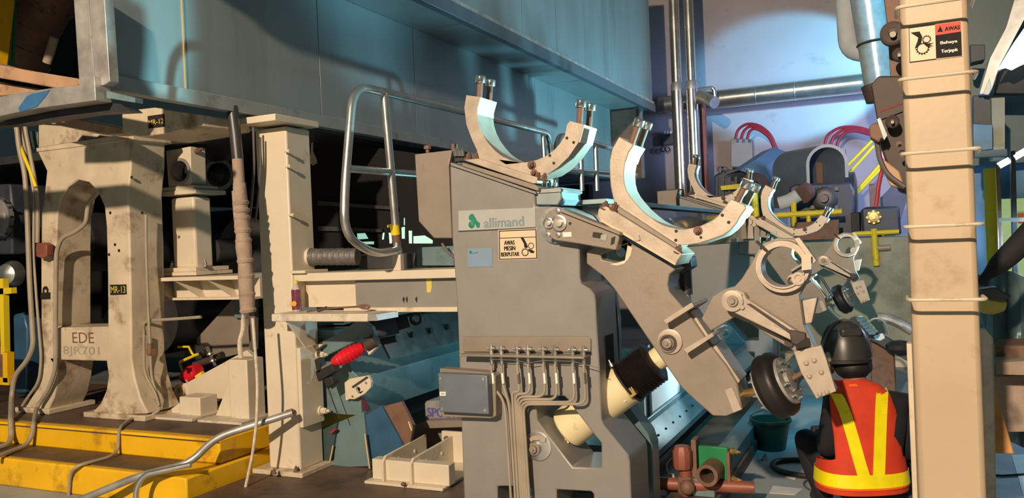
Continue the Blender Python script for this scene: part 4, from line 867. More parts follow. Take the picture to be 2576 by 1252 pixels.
# ---- the far side: the same stand, saddles and arms
FARY = 5.3
FG = 'far side roll stand parts'
far = copy_tree(st, None, (0, FARY, 0), 'smaller looking second grey roll stand across the machine', None)
drop = ('logo_strip', 'warning_sign', 'rating_plate', 'plate_mark', 'tube', 'tube_marker', 'fitting', 'lower_fitting', 'manifold_back', 'manifold_ledge', 'binding_wire', 'lifting_bolt', 'pin')
def kill(o):
    for ch in list(o.children): kill(ch)
    bpy.data.objects.remove(o)
for ch in list(far.children):
    if ch.name.split('.')[0] in drop: kill(ch)
copy_tree(sad1, None, (0, FARY, 0), 'half ring saddle standing on the far roll stand before the red pipe', 'bearing saddles of the far stand')
f2 = copy_tree(sad2, None, (0, FARY - 0.2, 0), 'half ring saddle tilted on the far swing arm before the yellow frame', 'bearing saddles of the far stand')
copy_tree(sw, None, (0, FARY, 0), 'far grey swing arm half hidden by the near lever arm')
fr = copy_tree(ra, None, (0, FARY, 0), 'far lever arm with small shiny split ring')
copy_tree(ab, None, (0, FARY, 0), 'far black air bellows with glinting end plate above the helmet')
copy_tree(la, None, (0, FARY, 0), 'far link arm on the shoulder of the second stand')
bx = thing('hinge_boss', 'rounded grey boss with bolt and paper tag atop the far stand edge', 'boss', P(1888, 600, Y=9.2))
MB().pxprism([(1856, 640), (1862, 570), (1872, 550), (1888, 543), (1904, 550), (1912, 570), (1914, 640)], 9.2, 0.2).build('plate', 'arm_grey', bx, bevel=0.01)
MB().lathe(P(1886, 558, Y=9.2), (0, -1, 0), [(0.075, 0), (0.075, 0.02), (0.04, 0.02), (0.035, 0.05)], 20).build('bolt', 'machine_steel', bx)
MB().pxprism([(1876, 566), (1894, 566), (1895, 600), (1877, 600)], 9.12, 0.005).build('tag', 'paper_tag', bx)
# ================================================================== under the platform
DX = -3.40
db = thing('doctor_beam', 'dim teal steel beam slanting away under the platform', 'beam', (DX - 0.2, 6.4, 0.35))
MB().prism([[V((DX, 4.72, 0.36)), V((DX, 4.72, 0.62)), V((DX - 0.06, 4.72, 0.66)), V((DX - 0.22, 4.72, 0.95)), V((DX - 0.5, 4.72, 0.95)), V((DX - 0.5, 4.72, 0.36))]], (0, 4.2, 0)).build('body', 'teal_tint', db, bevel=0.004)
MB().prism([[V((DX - 0.07, 5.2, 0.68)), V((DX - 0.21, 5.2, 0.94)), V((DX - 0.20, 5.2, 0.945)), V((DX - 0.06, 5.2, 0.685))]], (0, 2.4, 0)).build('scraper_blade', 'satin_steel', db)
for i in range(7):
    MB().box((DX - 0.12, 5.3 + i * 0.28, 0.795), (DX - 0.10, 5.34 + i * 0.28, 0.84)).build('blade_clip', 'black', db)
MB().prism([[V((DX - 0.25, 4.9, 0.97)), V((DX - 0.25, 4.9, 1.06)), V((DX - 0.5, 4.9, 1.12)), V((DX - 0.5, 4.9, 0.97))]], (0, 4, 0)).build('upper_fairing', 'teal_tint', db)
ba = P(838, 912, Y=4.56); bb = P(922, 868, Y=4.60); dd = (bb - ba)
pr = []
nn = 9
for i in range(nn):
    t = i / nn; k = math.sin(math.pi * (t * 0.85 + 0.12)) ** 0.5
    pr += [(0.042 * k, dd.length * t), (0.056 * k, dd.length * (t + 0.5 / nn))]
rb = thing('red_bellows', 'vivid red ribbed bellows on a small rod under the platform', 'bellows', ba - V((0, 0, 0.05)))
MB().lathe(ba, dd, pr, 22).build('bellows', 'red_vivid', rb, smooth=60)
MB().cyl(ba - dd * 0.35, ba, 0.018, n=10).build('rod', 'satin_steel', rb)
MB().cyl(bb, bb + dd * 0.3, 0.045, n=14).build('housing', 'dark_brown', rb)
ck = thing('black_clamp', 'black clamp block with knob on the end of the red bellows rod', 'clamp', P(815, 960, Y=4.75))
for pts in ([(790, 905), (800, 900), (808, 935), (798, 940)], [(792, 935), (835, 915), (842, 935), (800, 960)], [(812, 955), (832, 945), (840, 965), (822, 978)]):
    MB().pxprism(pts, 4.52, 0.07).build('block', 'black', ck, bevel=0.006)
MB().tube(PL([(822, 965), (838, 1010), (855, 1055)], 4.55), 0.004, 6).build('wire', 'black', ck)
cp = thing('cream_bracket_plate', 'cream rounded bracket plate with round hole under the red bellows', 'bracket', P(895, 1005, Y=4.66))
hc = P(900, 980, Y=4.66)
MB().prism([PL([(866, 962), (880, 952), (925, 944), (933, 960), (932, 975), (918, 990), (892, 1004), (876, 1003), (868, 990)], 4.66), [hc + V((math.cos(2*math.pi*i/14) * 0.02, 0, math.sin(2*math.pi*i/14) * 0.02)) for i in range(14)]], (0, 0.03, 0)).build('plate', 'cream', cp, bevel=0.004)
MB().pxprism([(884, 972), (922, 946), (926, 950), (888, 976)], 4.655, 0.01).build('rib', 'dark_brown', cp)
for x, yy in ((922, 962), (888, 996)):
    MB().lathe(P(x, yy, Y=4.66), (0, -1, 0), [(0.008, 0), (0.008, 0.008)], 10).build('screw', 'satin_steel', cp)
MB().pxprism([(868, 985), (874, 985), (878, 1004), (870, 1006)], 4.68, 0.05).build('flange', 'cream', cp)
MB().prism([[P(906, 1000, X=DX + 0.004), P(914, 998, X=DX + 0.004), P(927, 1027, X=DX + 0.004), P(918, 1032, X=DX + 0.004)]], (0.003, 0, 0)).single('red_tape_strip', 'red_cable', 'short red tape strip stuck on the teal beam face', 'tape')
# bracket arm above the bellows
ga = thing('grey_bracket_arm', 'dim grey bracket arm slanting under the shelf', 'bracket', P(880, 860, Y=4.7))
MB().pxprism([(785, 870), (850, 840), (905, 800), (935, 822), (950, 868), (925, 885), (920, 845), (800, 905)], 4.66, 0.04).build('arm', 'teal_tint', ga, bevel=0.004)
MB().pxprism([(918, 870), (952, 868), (928, 893)], 4.60, 0.04).build('lit_corner', 'cream', ga)  # cream triangle painted for light on the arm corner
MB().pxprism([(792, 866), (812, 866), (794, 880)], 4.60, 0.04).build('lit_corner', 'cream', ga)  # same painted light at the other corner
vm = thing('valve_motor', 'black valve actuator lying above the teal beam', 'actuator', P(980, 850, Y=5.0))
a, b = P(935, 835, Y=5.1), P(1050, 800, Y=5.3)
MB().cyl(a, a.lerp(b, 0.55), 0.075, n=20).build('body', 'motor_dark', vm)
MB().cyl(a.lerp(b, 0.55), a.lerp(b, 0.8), 0.05, n=16).build('neck', 'black', vm)
MB().ring(b, (0.2, -1, 0), 0.05, 0.03, 0.04).build('ring', 'black', vm)
MB().cyl(P(950, 862, Y=5.0), P(1000, 850, Y=5.0), 0.025).build('handle', 'black', vm)
# chutes and tank below
for i, (pts, Y, m, lbl) in enumerate((
        ([(800, 1085), (848, 1062), (838, 1130), (830, 1178), (795, 1172)], 4.69, 'teal_dark', 'dark teal folded chute plate beside the post foot'),
        ([(850, 1062), (915, 1035), (930, 1172), (838, 1174)], 4.71, 'teal_tint', 'dim teal chute plate in the middle under the beam'),
        ([(918, 1045), (960, 1020), (1020, 1130), (985, 1160), (932, 1172)], 4.73, 'tarp_blue', 'blue smooth chute plate'),
        ([(962, 1022), (1010, 1010), (1040, 1070), (1030, 1120), (1018, 1118)], 4.75, 'rust_brown', 'rusty brown chute plate beside the blue one'))):
    MB().pxprism(pts, Y, 0.03).single('chute_plate', m, lbl, 'plate', 'chute plates under the beam')
for x0, y0, x1, y1, rl_ in ((918, 1090, 930, 1178, 'long bright brass rod along the edge of the middle teal chute plate'), (838, 1120, 830, 1160, 'short brass rod along the dark folded chute plate'), (1028, 1060, 1036, 1082, 'tiny brass rod end beside the rusty chute plate')):
    MB().tube(PL([(x0, y0), (x1, y1)], 4.68), 0.006, 8).single('brass_edge_rod', 'brass_and_lit_edge', rl_, 'rod', 'brass rods on the chute plates')
MB().tube(PL([(833, 1088), (845, 1078)], 4.66), 0.010, 8).single('pink_plug', 'red_cable', 'small pinkish red plug under the teal beam', 'plug')
# SPOONER box and pedestal
sb = thing('dryer_box', 'grey metal box lettered SPOONER on rusty plates behind the electrical box', 'box', P(1120, 1072, Y=5.2))
MB().pxprism([(1068, 1014), (1072, 1008), (1200, 1000), (1200, 1056), (1070, 1056)], 5.2, 0.35).build('case', 'galvanised', sb, bevel=0.006)
text('SPOONER', (1076, 1030, 1184, 1047), 5.199, 'purple_print', sb, bold=0.03)
MB().pxprism([(1040, 1072), (1070, 1058), (1200, 1056), (1200, 1072), (1040, 1078)], 5.1, 0.4).build('plate', 'arm_grey', sb)
MB().pxprism([(1038, 1076), (1200, 1070), (1200, 1180), (1010, 1180), (1022, 1120)], 5.25, 0.3).build('stand', 'arm_grey', sb)
# cream channel bracket on the slab
cb = thing('channel_bracket', 'cream welded channel bracket with end plate on the oily base slab', 'bracket', P(1040, 1220, Z=0.0))
A = P(916, 1216, Z=0.0); Bp = P(1100, 1234, Z=0.0)
yf = (A.y + Bp.y) / 2; x0, x1 = A.x, Bp.x
MB().box((x0, yf, 0.0), (x1 + 0.04, yf + 0.62, 0.018)).build('base_plate', 'cream', cb, bevel=0.003)
MB().box((x0 + 0.03, yf + 0.05, 0.018), (x1 + 0.06, yf + 0.13, 0.15)).build('front_bar', 'cream', cb, bevel=0.005)
for xx in (x0 + 0.12, x0 + 0.33):
    s_ = MB().prism([[V((xx, yf + 0.02, 0.018)), V((xx, yf + 0.02, 0.14)), V((xx, yf + 0.06, 0.175)), V((xx, yf + 0.56, 0.20)), V((xx, yf + 0.56, 0.018))]], (0.018, 0, 0)).build('side_web', 'cream', cb, bevel=0.003)
    for k in (0.2, 0.4):
        MB().lathe((xx + 0.018, yf + k, 0.12), (1, 0, 0), [(0.012, 0), (0.012, 0.004)], 10).build('hole_rim', 'white_print', s_)
ep = MB().box((x0 + 0.26, yf + 0.56, 0.018), (x0 + 0.60, yf + 0.585, 0.23)).build('end_plate', 'cream', cb, bevel=0.003)
for k in (0.30, 0.54):
    MB().lathe((x0 + k, yf + 0.56, 0.18), (0, -1, 0), [(0.02, 0), (0.02, 0.01), (0.01, 0.02)], 8).build('bolt', 'rust_brown', ep)
MB().ball(P(1015, 1217, Z=0.03), 0.018, (1, 1, 0.7), 8).single('dirt_lump', 'oil_brown', 'small brown dirt lump on the cream channel bracket plate', 'lump')

# left: inclined cream chute with red valve
ic = thing('inclined_support', 'cream inclined support plate with square legs behind the left post', 'support', P(540, 1060, Y=4.75))
MB().pxprism([(436, 985), (444, 968), (470, 962), (620, 880), (640, 900), (640, 1050), (560, 1042), (434, 1040)], 4.95, 0.05).build('side_plate', 'cream', ic, bevel=0.004)
MB().pxprism([(505, 1035), (580, 990), (582, 998), (512, 1042)], 4.945, 0.008).build('shadow_strip', 'dark_brown', ic)  # dark brown strip painted as a shadow line on the plate
MB().ring(P(449, 982, Y=4.92), (0, 1, 0), 0.05, 0.022, 0.04, 20).build('lifting_eye', 'cream', ic)
for xa_, xb2, yb, yt in ((452, 502, 1040, 1000), (580, 620, 1062, 905)):
    p, q = P(xa_, yb, Y=4.62), P(xb2, yt, Y=4.62)
    MB().box((p.x, 4.62, 0.293), (q.x, 4.80, q.z)).build('leg', 'cream', ic, bevel=0.008)
    MB().prism([[V((p.x, 4.66, q.z - (q.z - 0.3) * 0.25)), V((p.x - 0.18, 4.66, 0.31)), V((p.x, 4.66, 0.31))]], (0, 0.015, 0)).build('gusset', 'cream', ic)
    MB().box((p.x - 0.20, 4.50, 0.293), (q.x + 0.04, 4.84, 0.31)).build('foot_plate', 'cream_worn', ic)
MB().pxprism([(495, 850), (600, 735), (640, 745), (640, 880), (560, 900), (495, 905)], 5.3, 0.05).single('grey_guard_sheet', 'arm_grey', 'dim grey guard sheet rising behind the red valve', 'sheet', bevel=0.004)
MB().pxprism([(580, 745), (612, 740), (612, 800), (590, 800)], 5.25, 0.055).single('bolted_cleat', 'teal_tint', 'dim bluish cleat plate bolted to the grey guard sheet', 'cleat', bevel=0.004)
rv = thing('ball_valve', 'small red valve with yellow lever and steel stem behind the inclined support', 'valve', P(495, 960, Y=5.05))
vc = P(488, 935, Y=5.05)
MB().lathe(P(462, 950, Y=5.05), P(515, 920, Y=5.05) - P(462, 950, Y=5.05), [(0.045, 0), (0.045, 0.03), (0.06, 0.04), (0.07, 0.09), (0.06, 0.15), (0.05, 0.16), (0.05, 0.19)], 18).build('body', 'red_vivid', rv)
MB().lathe(P(495, 948, Y=5.0), P(520, 932, Y=5.0) - P(495, 948, Y=5.0), [(0.018, 0), (0.018, 0.08)], 12).build('end_ring', 'yellow_bright', rv)
MB().tube(PL([(448, 872), (475, 872), (483, 888), (490, 895)], 5.0), 0.010, 8).build('lever', 'yellow_bright', rv)
MB().tube(PL([(452, 910), (480, 898), (498, 890)], 5.0), 0.012, 8).build('handle_base', 'yellow_bright', rv)
MB().tube(PL([(451, 912), (462, 940), (472, 962)], 5.0), 0.009, 8).build('drain_pipe', 'cable_pale', rv)
MB().tube(PL([(520, 872), (530, 895), (542, 920)], 5.0), 0.011, 8).build('stem', 'bright_steel', rv)
for x, yy in ((528, 888), (535, 905)):
    MB().lathe(P(x, yy, Y=5.0), (0.35, 0, -1), [(0.028, 0), (0.028, 0.014)], 14).build('stem_nut', 'satin_steel', rv)
MB().tube(PL([(490, 915), (530, 905), (560, 892)], 5.1), 0.03, 10).build('side_pipe', 'dark_brown', rv)
# big bent conduits in the lower left foreground
MB().tube([P(735, 1038, Y=4.32), P(540, 1100, Y=4.0), P(480, 1165, Y=3.85), P(350, 1196, Y=3.72), P(190, 1262, Y=3.6)], 0.024, 14, 0.12).single('foreground_pipe', 'galvanised', 'long bent steel pipe from the post lug across the yellow steps', 'pipe')
MB().tube([P(480, 1168, Y=3.80), P(362, 1194, Y=3.68), P(343, 1225, Y=3.66), P(342, 1280, Y=3.66)], 0.018, 14, 0.10).single('foreground_pipe', 'satin_steel', 'short shiny pipe turning down at the lower yellow step', 'pipe')

# ================================================================== cream ladder column on the right
CY = 3.35
cl = thing('ladder_column', 'cream box column with rung bars and a pinch hazard sign', 'column', P(2395, 1300, Y=CY + 0.12))
xl_, xr2 = P(2286, 600, Y=CY).x, P(2458, 600, Y=CY).x
MB().box((xl_, CY, FZ), (xr2, CY + 0.26, 3.2)).build('shaft', 'column_cream', cl, bevel=0.02)
MB().box((xl_ - 0.02, CY + 0.20, FZ), (xl_ - 0.001, CY + 0.26, 1.05)).build('side_flange', 'cream_dirty', cl, bevel=0.003)
RYY = CY - 0.13
for a, b in (((2250, 18), (2425, -4)), ((2258, 200), (2456, 179)), ((2268, 388), (2463, 371)), ((2279, 572), (2472, 561)), ((2286, 755), (2473, 752))):
    p, q = P(a[0], a[1], Y=RYY), P(b[0], b[1], Y=RYY)
    z = (p.z + q.z) / 2
    MB().tube([V((xl_ - 0.012, CY + 0.02, z)), V((xl_ - 0.012, RYY, z)), V((xr2 + 0.012, RYY, z)), V((xr2 + 0.012, CY + 0.02, z))], 0.0065, 8, 0.03).build('rung', 'cream_dirty', cl)
sy = CY - 0.004
sgn = MB().pxprism([(2286, 70), (2418, 52), (2421, 141), (2288, 157)], sy, 0.004).build('hazard_sign', 'sign_cream', cl, label='hazard sign reading AWAS Bahaya Terjepit with gear pictogram')
MB().pxprism([(2352, 62), (2417, 53), (2418, 79), (2353, 89)], sy - 0.001, 0.001).build('red_field', 'sign_red', sgn)
MB().pxprism([(2353, 89), (2418, 79), (2420, 140), (2355, 147)], sy - 0.001, 0.001).build('black_field', 'sign_black', sgn)
text('AWAS', (2377, 63, 2414, 78), sy - 0.002, 'sign_black', sgn, bold=0.03)
MB().pxprism([(2358, 80), (2365, 65), (2372, 79)], sy - 0.003, 0.001).build('triangle_symbol', 'sign_black', sgn)
text('Bahaya', (2366, 99, 2408, 114), sy - 0.002, 'white_print', sgn, bold=0.025)
text('Terjepit', (2368, 120, 2409, 136), sy - 0.002, 'white_print', sgn, bold=0.025)
for loop in ([(2286, 70), (2352, 61), (2352, 62.5), (2286, 71.5)], [(2288, 155.5), (2355, 147), (2355, 148.5), (2288, 157)], [(2286, 70), (2287.5, 70), (2289.5, 157), (2288, 157)]):
    MB().pxprism(loop, sy - 0.001, 0.001).build('border_line', 'sign_black', sgn)
gearmb(P(2321, 122, Y=sy), 0.023, 14, 0.0165, sy - 0.001).build('gear_symbol', 'sign_black', sgn)
gearmb(P(2331, 99, Y=sy), 0.015, 12, 0.0105, sy - 0.001).build('gear_symbol', 'sign_black', sgn)
MB().pxprism([(2291, 82), (2313, 79), (2320, 92), (2318, 105), (2309, 118), (2301, 122), (2308, 104), (2310, 94)], sy - 0.002, 0.001).build('arm_symbol', 'sign_black', sgn)
MB().pxprism([(2322, 108), (2334, 109), (2348, 108), (2338, 113), (2348, 115), (2336, 117), (2345, 121), (2330, 116)], sy - 0.002, 0.001).build('hand_symbol', 'sign_black', sgn)

# dark lifting mechanism left of the column
pm = thing('pulley_block', 'dark greasy lifting mechanism with rollers behind the cream column', 'mechanism', P(2240, 475, Y=4.3))
MB().pxprism([(2190, 214), (2210, 190), (2290, 190), (2295, 490), (2262, 480), (2238, 430), (2216, 370), (2204, 290)], 4.3, 0.2).build('plate', 'dark_brown', pm, bevel=0.01)
MB().pxprism([(2186, 318), (2200, 308), (2222, 312), (2226, 345), (2210, 358), (2188, 345)], 4.2, 0.12).build('clamp', 'rust_brown', pm, bevel=0.006)
MB().pxprism([(2206, 300), (2214, 296), (2232, 340), (2224, 352)], 4.18, 0.05).build('strap', 'hood_sheet', pm)
for x, yy, r in ((2246, 88, 0.055), (2245, 308, 0.03), (2262, 140, 0.03)):
    o = MB().lathe(P(x, yy, Y=4.24), (0, -1, 0), [(r, 0), (r, 0.04), (r * 0.8, 0.045), (r * 0.35, 0.04), (r * 0.3, 0.06)], 24).build('roller', 'dark_brown', pm)
    MB().lathe(P(x, yy, Y=4.18), (0, -1, 0), [(r * 0.25, 0), (r * 0.25, 0.015)], 10).build('axle', 'cable_pale', o)
MB().pxprism([(2222, -20), (2290, -20), (2290, 195), (2240, 195), (2232, 60)], 4.36, 0.1).build('hanger', 'rust_brown', pm, bevel=0.006)
MB().pxprism([(2216, 395), (2262, 430), (2278, 475), (2240, 468), (2222, 430)], 4.27, 0.05).build('rusty_shoe', 'rail_orange', pm, bevel=0.006)
for x, yy in ((2262, 362), (2216, 347), (2270, 388)):
    MB().hexbolt(P(x, yy, Y=4.2), (0, -1, 0), 0.009, 0.03).build('bolt', 'rust_brown', pm)
MB().tube(PL([(2206, 350), (2212, 400), (2232, 440), (2276, 470)], 4.25), 0.012, 10, 0.1).single('black_hose', 'cable_dark', 'thin dark hose curving under the lifting mechanism', 'hose')
MB().tube(PL([(2215, 345, 4.45), (2222, 420), (2212, 455), (2204, 520)], 5.2), 0.012, 8, 0.1).single('red_hose', 'red_cable', 'dull red cable hanging below the lifting mechanism', 'cable')
MB().tube(PL([(2212, 282), (2245, 270), (2275, 258)], 4.22), 0.003, 6).single('red_string', 'red_cable', 'thin red string across the lifting mechanism', 'string')
# pipes in the upper right
dp = thing('steel_duct', 'bright teal lit steel duct slanting down to the lifting mechanism', 'duct', P(2212, 210, Y=5.6))
a, b = P(2175, -60, Y=5.6), P(2213, 210, Y=5.6)
MB().cyl(a, b, 0.105, 0.09, 28).build('pipe', 'duct_steel', dp)
MB().lathe(P(2198, 106, Y=5.6), b - a, [(0.097, 0), (0.103, 0.008), (0.097, 0.016)], 28).build('joint_ring', 'dark_steel', dp)
MB().cyl(b, P(2222, 250, Y=5.6), 0.11, 0.10, 20).build('end_socket', 'dark_brown', dp)
MB().tube(PL([(2126, -40), (2131, 60), (2136, 128), (2200, 132)], 10.5), 0.115, 20, 0.3).single('elbow_pipe', 'pale_rag', 'pale insulated elbow pipe behind the teal lit duct', 'pipe')
wp = thing('wall_pipe', 'shiny insulated pipe running along the back wall', 'pipe', P(1950, 250, Y=14.1))
a, b = P(1660, 268, Y=14.1), P(2230, 200, Y=14.1); b.z = a.z = (a.z + b.z) / 2
MB().cyl(a, b, 0.155, n=28).build('jacket', 'pipe_steel', wp)
for t in (0.06, 0.45, 0.62):
    MB().lathe(a.lerp(b, t), b - a, [(0.156, 0), (0.160, 0.01), (0.156, 0.02)], 28).build('jacket_seam', 'satin_steel', wp)
for i, x in enumerate((1697, 1734)):
    vp = thing('vertical_pipe', ['shiny riser pipe next to the hood end', 'shiny riser pipe next to the red standpipe'][i], 'pipe', P(x + 30, 560, Y=13.2), 'riser pipes on the back wall')
    xx = P(x + 6, 230, Y=13.2).x
    MB().cyl((xx, 13.2, 3.9), (xx, 13.2, 7), 0.078, n=20).build('riser', 'pipe_steel', vp)
    MB().cyl((xx, 13.2, 1.7), (xx, 13.2, 3.85), 0.094, n=20).build('sleeve', 'pipe_steel', vp)
    MB().lathe((xx, 13.2, 3.84), (0, 0, 1), [(0.098, 0), (0.098, 0.10), (0.08, 0.14)], 20).build('collar', 'galvanised', vp)
MB().pxprism([(1664, 478), (1712, 474), (1716, 512), (1668, 514)], 12.9, 0.5).single('pipe_box', 'rust_brown', 'brown block at the foot of the riser pipes', 'block', bevel=0.02)
MB().tube(PL([(1738, 228, 13.2), (1790, 220), (1797, 226), (1799, 248)], 13.6), 0.03, 10, 0.1).single('pipe_hook', 'pipe_steel', 'small bent pipe hook beside the riser pipes', 'pipe')
MB().tube([P(1745, 235, Y=13.4), P(1798, 258, Y=13.0)], 0.09, 14).single('stub_pipe', 'galvanised', 'short dull pipe stub beneath the bent hook', 'pipe')
MB().cyl(P(1767, 262, Y=13.7), V((P(1767, 262, Y=13.7).x, 13.7, FZ)), 0.055, n=16).single('red_standpipe', 'red_primer', 'dark red vertical pipe in front of the back wall', 'pipe')
sk = thing('wall_sockets', 'small dark socket box with cable loops on the wall beside the hood end', 'sockets', P(1680, 365, Y=14.4))
MB().pxprism([(1662, 340), (1692, 333), (1693, 362), (1663, 366)], 14.38, 0.1).build('box', 'motor_dark', sk, bevel=0.01)
for x in (1672, 1679, 1686):
    MB().ball(P(x, 333, Y=14.36), 0.03).build('lamp_button', 'white_print', sk)
for x in (1668, 1678):
    MB().ring(P(x, 375, Y=14.36), (0, 1, 0), 0.05, 0.035, 0.02).build('cable_loop', 'black', sk)

# drives on the concrete plinth
for i, (x0, x1, y0, y1, lbl) in enumerate(((1838, 1892, 348, 420, 'grey wall junction box with three red cables behind the blue motor cover'), (2108, 2126, 370, 452, 'narrow grey wall junction box beside the arched guard'))):
    bx = thing('cable_box', lbl, 'box', P((x0 + x1) / 2, y1, Y=14.3), 'red cabled boxes on the back wall')
    MB().pxprism([(x0, y0), (x1, y0 + 2), (x1, y1), (x0, y1)], 14.25, 0.24).build('case', 'box_grey', bx, bevel=0.015)
    cx = x0 + 12 if i == 0 else x0 - 8
    for k in range(3):
        pts = [(cx + 15 * k, y0 + 2), (cx + 5 + 14 * k, y0 - 22 + 4 * k), (cx + 28 + 8 * k, y0 - 38 + 6 * k), (cx + 60, y0 - 34 + 6 * k), (cx + 92 - 2 * k, y0 - 8 + 3 * k), (cx + 106 - 2 * k, y0 + 40)] if i == 0 else \
              [(cx - 25 + 15 * k, y0 - 8 + 6 * k), (cx - 20 + 14 * k, y0 - 30 + 6 * k), (cx + 10 + 8 * k, y0 - 50 + 6 * k), (cx + 50, y0 - 52 + 5 * k), (cx + 90, y0 - 42 + 5 * k), (cx + 120, y0 - 20)]
        MB().tube(PL(pts, 14.0), 0.024, 8, 0.25).build('red_cable', 'red_cable', bx)
PZ = 1.40
bm_ = thing('motor_with_cover', 'dark drive motor under a tilted blue faceted cover', 'motor', P(1890, 560, Y=12.2))
a, b = P(1862, 480, Y=12.0), P(1948, 418, Y=13.4); d = b - a
MB().lathe(a, d, [(0.30, 0), (0.30, d.length), (0.27, d.length + 0.06)], 9, caps=False).build('cover', 'blue_cover', bm_, smooth=0)
MB().lathe(a, d, [(0.27, 0.02), (0.27, 0.08)], 9).build('cover_inside', 'motor_dark', bm_)
MB().pxprism([(1796, 440), (1828, 425), (1880, 428), (1906, 470), (1925, 520), (1930, 600), (1800, 600)], 12.0, 0.9).build('motor_body', 'motor_dark', bm_, bevel=0.03)
for i in range(6):
    MB().pxprism([(1800 + i * 16, 445), (1806 + i * 16, 443), (1806 + i * 16, 500), (1800 + i * 16, 502)], 11.96, 0.05).build('cooling_fin', 'motor_dark', bm_)
MB().lathe(P(1898, 470, Y=11.9), (0, -1, 0), [(0.2, 0), (0.2, 0.05), (0.08, 0.06), (0.05, 0.2)], 24).build('shaft_end', 'black', bm_)
for x in (1812, 1822):
    MB().ring(P(x, 426, Y=12.0), (0, 1, 0), 0.05, 0.03, 0.03, 16).build('lifting_eye', 'motor_dark', bm_)
MB().pxprism([(1812, 468), (1860, 462), (1872, 474), (1815, 478)], 11.9, 0.06).build('yellow_strip', 'yellow_bright', bm_)
ag = thing('arched_guard', 'tall dark arched guard hood standing over the coupling', 'guard', P(2060, 520, Y=11.6))
ac_ = P(2080, 412, Y=11.7); r0 = 0.26
arc = [V((ac_.x + math.cos(math.pi * i / 14) * r0, 11.7, ac_.z + math.sin(math.pi * i / 14) * r0)) for i in range(15)]
inn = [V((ac_.x + math.cos(math.pi * i / 14) * (r0 - 0.04), 11.7, ac_.z + math.sin(math.pi * i / 14) * (r0 - 0.04))) for i in range(15)][::-1]
zb_ = P(2060, 515, Y=11.7).z
loop = [V((ac_.x + r0, 11.7, zb_))] + arc + [V((ac_.x - r0, 11.7, zb_)), V((ac_.x - r0 + 0.04, 11.7, zb_))] + inn + [V((ac_.x + r0 - 0.04, 11.7, zb_))]
MB().prism([loop], (-0.5, 0.5, 0)).build('shell', 'junction_lid', ag)
MB().box((ac_.x - 0.16, 12.0, zb_), (ac_.x + 0.10, 12.05, ac_.z + 0.05)).build('back_web', 'rust_brown', ag)
eg = thing('gear_reducer', 'heavy black gear reducer under the arched guard', 'gearbox', P(2070, 585, Y=11.6))
MB().pxprism([(1984, 470), (2000, 462), (2140, 458), (2150, 480), (2150, 590), (1990, 592)], 11.6, 0.9).build('housing', 'motor_dark', eg, bevel=0.03)
MB().lathe(P(2075, 500, Y=11.6), (0, -1, 0), [(0.16, 0), (0.16, 0.06), (0.12, 0.08), (0.06, 0.08), (0.05, 0.16)], 24).build('input_flange', 'dark_steel', eg)
for i in range(4):
    for yy in (468, 515):
        MB().pxprism([(2038 + i * 20, yy), (2050 + i * 20, yy), (2050 + i * 20, yy + 12), (2038 + i * 20, yy + 12)], 11.55, 0.05).build('bolt_pad', 'dark_steel', eg, bevel=0.005)
MB().lathe(P(2128, 490, Y=11.9), (1, 0, 0), [(0.3, 0), (0.3, 0.12), (0.2, 0.14)], 28).build('brake_disc', 'dark_steel', eg)
MB().tube(PL([(1960, 512), (1985, 505), (2008, 490)], 11.2), 0.085, 14, 0.1).single('gloved_arm_tube', 'pale_rag', 'pale cylinder shaped like a gloved arm before the black gear reducer', 'shaft')  # tube in place of what looks like a gloved arm
MB().cyl(P(2018, 490, Y=11.3), P(2030, 480, Y=11.4), 0.12, n=16).single('rusty_coupling', 'rust_brown', 'rusty coupling next to the pale gloved arm cylinder', 'coupling')
yg = thing('drive_guard_rail', 'yellow pipe guard rail in front of the drives', 'rail', P(2050, 640, Y=10.9))
for a, b, r in (((1930, 543), (2118, 532), 0.04), ((1996, 505), (2000, 640), 0.035), ((1896, 470), (1902, 545), 0.045), ((2034, 540), (2036, 600), 0.03)):
    MB().cyl(P(*a, Y=11.165), P(*b, Y=11.165), r, n=12).build('pipe', 'yellow_bright', yg)
MB().pxprism([(2000, 560), (2110, 552), (2110, 600), (2000, 604)], 11.05, 0.1).build('kick_plate', 'rust_brown', yg)
for i, (a, b) in enumerate((((2128, 420), (2195, 352)), ((2130, 442), (2198, 366)), ((2155, 480), (2215, 412)), ((2150, 492), (2214, 425)))):
    MB().cyl(P(*a, Y=12.6), P(*b, Y=12.6), 0.022, n=10).single('yellow_stair_rail', 'yellow_bright', ['upper slanting yellow stair rail pipe beside the narrow junction box', 'slanting yellow stair rail pipe just under the upper one', 'slanting yellow stair rail pipe above the brown cabinet', 'lowest slanting yellow stair rail pipe above the brown cabinet'][i], 'rail', 'slanting yellow stair rails')
MB().pxprism([(2212, 500), (2255, 455), (2290, 440), (2290, 480), (2250, 598), (2225, 598)], 12.5, 0.1).single('stair_stringer', 'motor_dark', 'dim slanting stair stringer behind the lifting mechanism', 'stringer')
MB().pxprism([(2186, 462), (2212, 460), (2218, 598), (2192, 600)], 12.0, 0.3).single('brown_cabinet', 'rust_brown', 'small brown cabinet under the red cable', 'cabinet', bevel=0.02)
gb = thing('bearing_gearbox', 'squat dark gearbox with bronze round flange on the concrete plinth', 'gearbox', P(2215, 592, Y=11.3))
MB().pxprism([(2164, 528), (2180, 520), (2262, 518), (2268, 590), (2168, 592)], 11.3, 0.6).build('housing', 'motor_dark', gb, bevel=0.03)
o = MB().lathe(P(2198, 546, Y=11.3), (0, -1, 0), [(0.085, 0), (0.085, 0.04), (0.06, 0.05), (0.03, 0.05), (0.025, 0.09)], 20).build('flange', 'bronze', gb)
